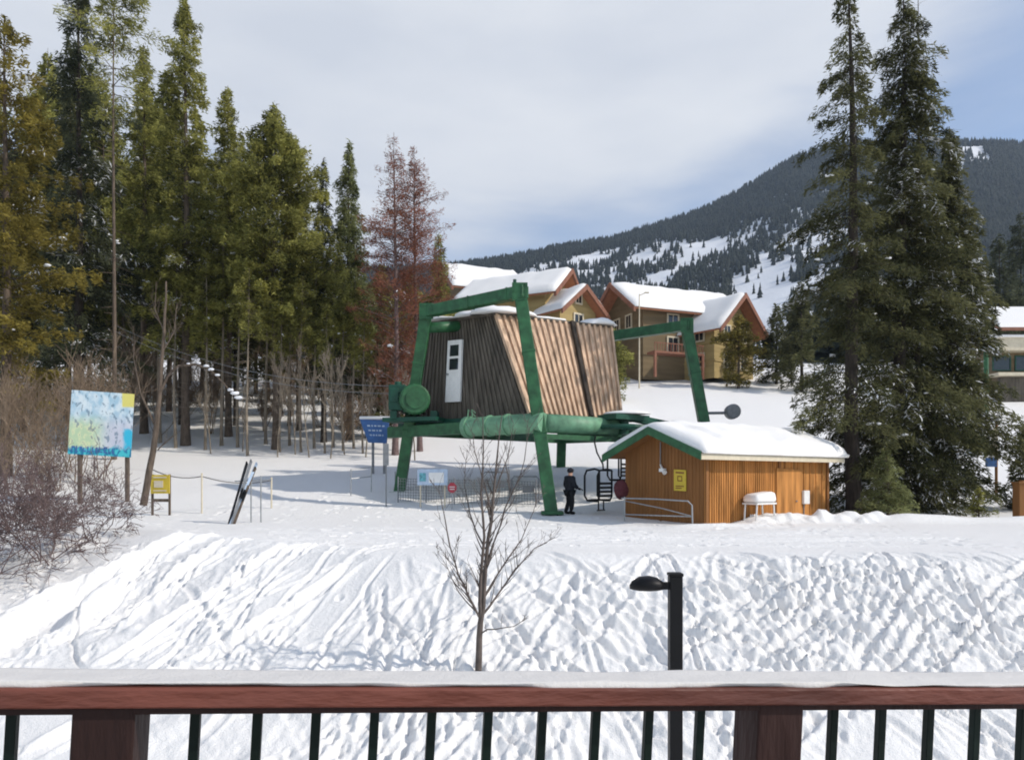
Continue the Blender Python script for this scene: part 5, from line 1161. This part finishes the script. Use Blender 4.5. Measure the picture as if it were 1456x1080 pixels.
# ================================================================== person by the chair
def skin_obj(name, verts, edges, radii, m, parent, root=0, sub=2):
    me = bpy.data.meshes.new(name); me.from_pydata([tuple(v) for v in verts], edges, []); me.update()
    o = bpy.data.objects.new(name+'_src', me); COL.objects.link(o)
    sk = o.modifiers.new('s', 'SKIN'); sk.use_smooth_shade = True
    for i, r in enumerate(radii):
        d = me.skin_vertices[0].data[i]; d.radius = (r, r) if not hasattr(r, '__len__') else r; d.use_root = (i == root)
    sb = o.modifiers.new('b', 'SUBSURF'); sb.levels = sub; sb.render_levels = sub
    bpy.context.view_layer.update(); dg_ = bpy.context.evaluated_depsgraph_get(); me2 = bpy.data.meshes.new_from_object(o.evaluated_get(dg_)); me2.name = name
    bpy.data.objects.remove(o, do_unlink=True)
    me2.materials.clear(); o2 = link(name, me2, m, parent, True); return o2
xp, yp = atx(810, 28.7), 28.7; zp = g1(xp, yp)
pr = thing('person', (xp, yp, zp), 'person in black winter clothes standing beside the lift chair, arm out to it', 'person')
pr.rotation_euler = (0, 0, R_(-62))      # local -Y faces forward
# local frame: +X is the person's left side, forward is +Y here
bv = [(0, 0, .92), (0, .01, 1.08), (0, .02, 1.26), (0, .015, 1.42), (0, .02, 1.50), (0, .04, 1.60), (0, .05, 1.70),          # 0-6 pelvis..head
      (.19, 0, 1.40), (.27, .03, 1.14), (.25, .24, 1.00), (.24, .34, .98),             # 7-10 left arm reaching forward
      (-.19, 0, 1.40), (-.26, -.03, 1.13), (-.25, .12, .92), (-.24, .19, .88),          # 11-14 right arm
      (.10, 0, .88), (.12, .05, .48), (.13, -.02, .09), (.14, .12, .04),               # 15-18 left leg
      (-.10, 0, .88), (-.12, .03, .48), (-.14, -.08, .09), (-.15, .06, .04)]           # 19-22
be = [(0, 1), (1, 2), (2, 3), (3, 4), (4, 5), (5, 6), (3, 7), (7, 8), (8, 9), (9, 10), (3, 11), (11, 12), (12, 13), (13, 14), (0, 15), (15, 16), (16, 17), (17, 18), (0, 19), (19, 20), (20, 21), (21, 22)]
br_ = [(.17, .13), (.155, .12), (.18, .13), (.15, .11), .065, (.085, .1), (.075, .09), .075, .058, .045, .035, .075, .058, .045, .035, .095, .07, .055, .045, .095, .07, .055, .045]
for s, wr, b0 in ((1, (.24, .34, .98), 10), (-1, (-.24, .19, .88), 14)):      # five fingers each, slightly curled
    for k, (dx, ln) in enumerate([(-.032, .07), (-.011, .08), (.011, .077), (.032, .06)]):
        i = len(bv); bv += [(wr[0]+dx, wr[1]+.05, wr[2]-.01), (wr[0]+dx, wr[1]+.05+ln*.6, wr[2]-.02), (wr[0]+dx, wr[1]+.05+ln*.9, wr[2]-.055)]; br_ += [.012, .010, .008]; be += [(b0, i), (i, i+1), (i+1, i+2)]
    i = len(bv); bv += [(wr[0]-s*.045, wr[1]+.03, wr[2]), (wr[0]-s*.06, wr[1]+.065, wr[2]-.02)]; br_ += [.013, .009]; be += [(b0, i), (i, i+1)]
bd = skin_obj('body', bv, be, br_, M['skin'], pr); bd.data.materials.append(M['black'])
for f_ in bd.data.polygons: f_.material_index = 0 if f_.center.z > 1.45 else 1
jv = [(0, 0, .80), (0, 0, .95), (0, .01, 1.10), (0, .02, 1.28), (0, .015, 1.43), (.20, 0, 1.41), (.28, .03, 1.14), (.255, .22, 1.0), (-.20, 0, 1.41), (-.27, -.03, 1.13), (-.255, .11, .93), (0, .02, 1.50)]
je = [(0, 1), (1, 2), (2, 3), (3, 4), (4, 5), (5, 6), (6, 7), (4, 8), (8, 9), (9, 10), (4, 11)]
skin_obj('jacket', jv, je, [(.22, .18), (.23, .18), (.22, .175), (.24, .185), (.2, .155), .115, .098, .075, .115, .098, .075, .095], M['cloth_dark'], pr)
tv = [(0, 0, .92), (.10, 0, .86), (.12, .05, .48), (.13, -.02, .13), (-.10, 0, .86), (-.12, .03, .48), (-.14, -.08, .13)]
skin_obj('trousers', tv, [(0, 1), (1, 2), (2, 3), (0, 4), (4, 5), (5, 6)], [(.18, .14), .12, .095, .085, .12, .095, .085], M['cloth_pants'], pr)
for s, a, b in ((1, (.13, -.04, .07), (.14, .16, .05)), (-1, (-.14, -.10, .07), (-.15, .10, .05))):
    skin_obj('boot', [(a[0], a[1], .2), a, b], [(0, 1), (1, 2)], [.075, .075, .055], M['black'], pr)
for s, a, b in ((1, (.255, .22, 1.0), (.24, .36, .975)), (-1, (-.255, .11, .93), (-.24, .22, .875))):
    skin_obj('glove', [a, b], [(0, 1)], [.05, .052], M['black'], pr)
hm = MB(); hm.blob((0, .035, 1.70), (.115, .135, .115), 2, 16, 10, .02); o = hm.build('hood', M['cloth_dark'], None, True); o.parent = pr
hm = MB(); hm.blob((0, .135, 1.665), (.018, .03, .03), 1, 8, 6, 0)
o = hm.build('nose', M['skin'], None, True); o.parent = pr
hm = MB(); hm.blob((.035, .13, 1.685), (.035, .025, .022), 1, 10, 6, 0); hm.blob((-.035, .13, 1.685), (.035, .025, .022), 1, 10, 6, 0); o = hm.build('goggles', M['glass'], None, True); o.parent = pr
hm = MB(); hm.blob((0, .125, 1.615), (.03, .014, .009), 1, 10, 6, 0); o = hm.build('mouth', M['maroon'], None, True); o.parent = pr
# ================================================================== lamp post
Yl = 6.5; xl = atx(960, Yl); zl_ = gg(xl, Yl)
lp = thing('lamp_post', (xl, Yl, zl_), 'black lamp post with a flat arm lamp rising in front of the snowy bank', 'lamp post')
ztop = at(960, 818, Yl).z; lean = .0
mb = MB(); mb.box((xl, Yl, (ztop+zl_-.2)/2), (.112, .112, ztop-zl_+.2)); mb.box((xl, Yl, ztop+.012), (.125, .125, .028)); mb.box((xl, Yl, zl_+.1), (.26, .26, .2)); mb.build('pole', M['black'], lp, bevel=.008)
za = at(0, 829, Yl).z; mb = MB(); mb.box((xl-.095, Yl, za-.02), (.085, .07, .06)); mb.build('arm', M['black'], lp)
mb = MB(); lc = Vector((xl-.245, Yl, za)); n = 14; prof = [(-.155, -.02, .012), (-.135, .03, .055), (-.07, .07, .105), (.02, .078, .12), (.09, .06, .10), (.135, .028, .06)]
rings = []
for (dx, top, hw) in prof:
    k = len(mb.v)
    for j in range(n):
        a = 2*math.pi*j/n; yv = math.cos(a)*hw; zv = math.sin(a); zv = top*zv if zv > 0 else (.034+.02*(hw/.1))*zv
        mb.v.append((lc.x+dx, lc.y+yv, lc.z+zv-.01))
    rings.append(k)
for a, b in zip(rings, rings[1:]):
    for j in range(n): mb.f.append((a+j, b+j, b+(j+1) % n, a+(j+1) % n))
mb.f += [tuple(rings[0]+j for j in range(n)), tuple(rings[-1]+j for j in reversed(range(n)))]
hd = mb.build('lamp_head', M['black'], lp, True)
mb = MB(); mb.box(lc+Vector((-.0, 0, -.045)), (.16, .13, .012)); mb.build('lens', M['glass'], hd)
# ================================================================== balcony railing in front of the camera
th = R_(11); ro = R_(3.1)
e = Vector((math.cos(th)*math.cos(ro), math.sin(th)*math.cos(ro), -math.sin(ro))); nrm = Vector((math.sin(th), -math.cos(th), 0)); up = e.cross(-nrm)*1.0
if up.z < 0: up = -up
up.normalize()
Y0 = 1.63; P0 = Vector((0, Y0, H-(970-YH)/F*Y0))        # near top edge of the snow on the cap, in the photo's middle column
def rl(s, b, u): return P0+e*s-nrm*b+up*u     # b: away from the camera
axr = (e, -nrm, up)
rail = thing('balcony_railing', (0, 1.7, H-1.5), 'dark red timber balcony railing with snow on its flat cap', 'railing')
mb = MB(); mb.box(rl(0.1, .07, -.034), (4.4, .14, .040), axr); mb.build('cap', M['rail_wood'], rail, bevel=.004)
mb = MB(); mb.box(rl(0.1, .062, -.062), (4.4, .09, .016), axr); mb.build('sub_rail', M['post_wood'], rail)
# thin snow on the cap
nl, nw = 420, 14; V = []; Fc = []
for i in range(nl):
    s = -2.1+4.4*i/(nl-1)
    for j in range(nw):
        b = .14*j/(nw-1); ed = min(b, .14-b)/.02; ed = min(1, ed)
        th_ = .009+.008*float(fbm(s*4, b*9, 3, 3)); edge_in = .010+.034*float(max(0, fbm(s*3.1, 1.5, 8, 4)+.25)) if j == 0 else (-.004 if j == nw-1 else 0)
        V.append(rl(s, b+edge_in, -.0138+th_*math.sqrt(max(0, 1-(1-ed)**2))))
for i in range(nl-1):
    for j in range(nw-1):
        a = i*nw+j; Fc.append((a, a+nw, a+nw+1, a+1))
mb = MB(); mb.v = [tuple(v) for v in V]; mb.f = Fc; mb.build('cap_snow', snow_mat('rail_snow', (.66, .64, .62), 25, 160, .5, .008), rail, True)
def s_of(px, b=.07):
    a = (px-CX)/F; Bv = P0-nrm*b
    return (a*Bv.y-Bv.x)/(e.x-a*e.y)
for px in [-62, 22, 282, 370, 453, 536, 617, 697, 774, 850, 925, 998, 1187, 1255, 1323, 1389, 1456, 1522]:
    s = s_of(px); mb = MB(); mb.box(rl(s, .07, -.07-.46), (.02, .02, .92), axr); mb.build('baluster', M['baluster'], rail, bevel=.002)
for px in (151, 1112):
    s = s_of(px, .02); mb = MB(); mb.box(rl(s, .075, -.055-.62), (.118, .118, 1.24), axr); mb.build('post', M['post_wood'], rail, bevel=.004)
mb = MB(); mb.box(rl(.1, .07, -1.0), (4.4, .06, .05), axr); mb.build('bottom_rail', M['post_wood'], rail)
mb = MB()
for i in range(12):
    b = .14-.145*(i+.5)-.02; mb.box(Vector((0.1, Y0, H-1.52))-nrm*b+e*0, (4.6, .138, .035), (Vector((math.cos(th), math.sin(th), 0)), -nrm, (0, 0, 1)))
d = mb.build('balcony_deck', M['deck'], None); d['kind'] = 'structure'
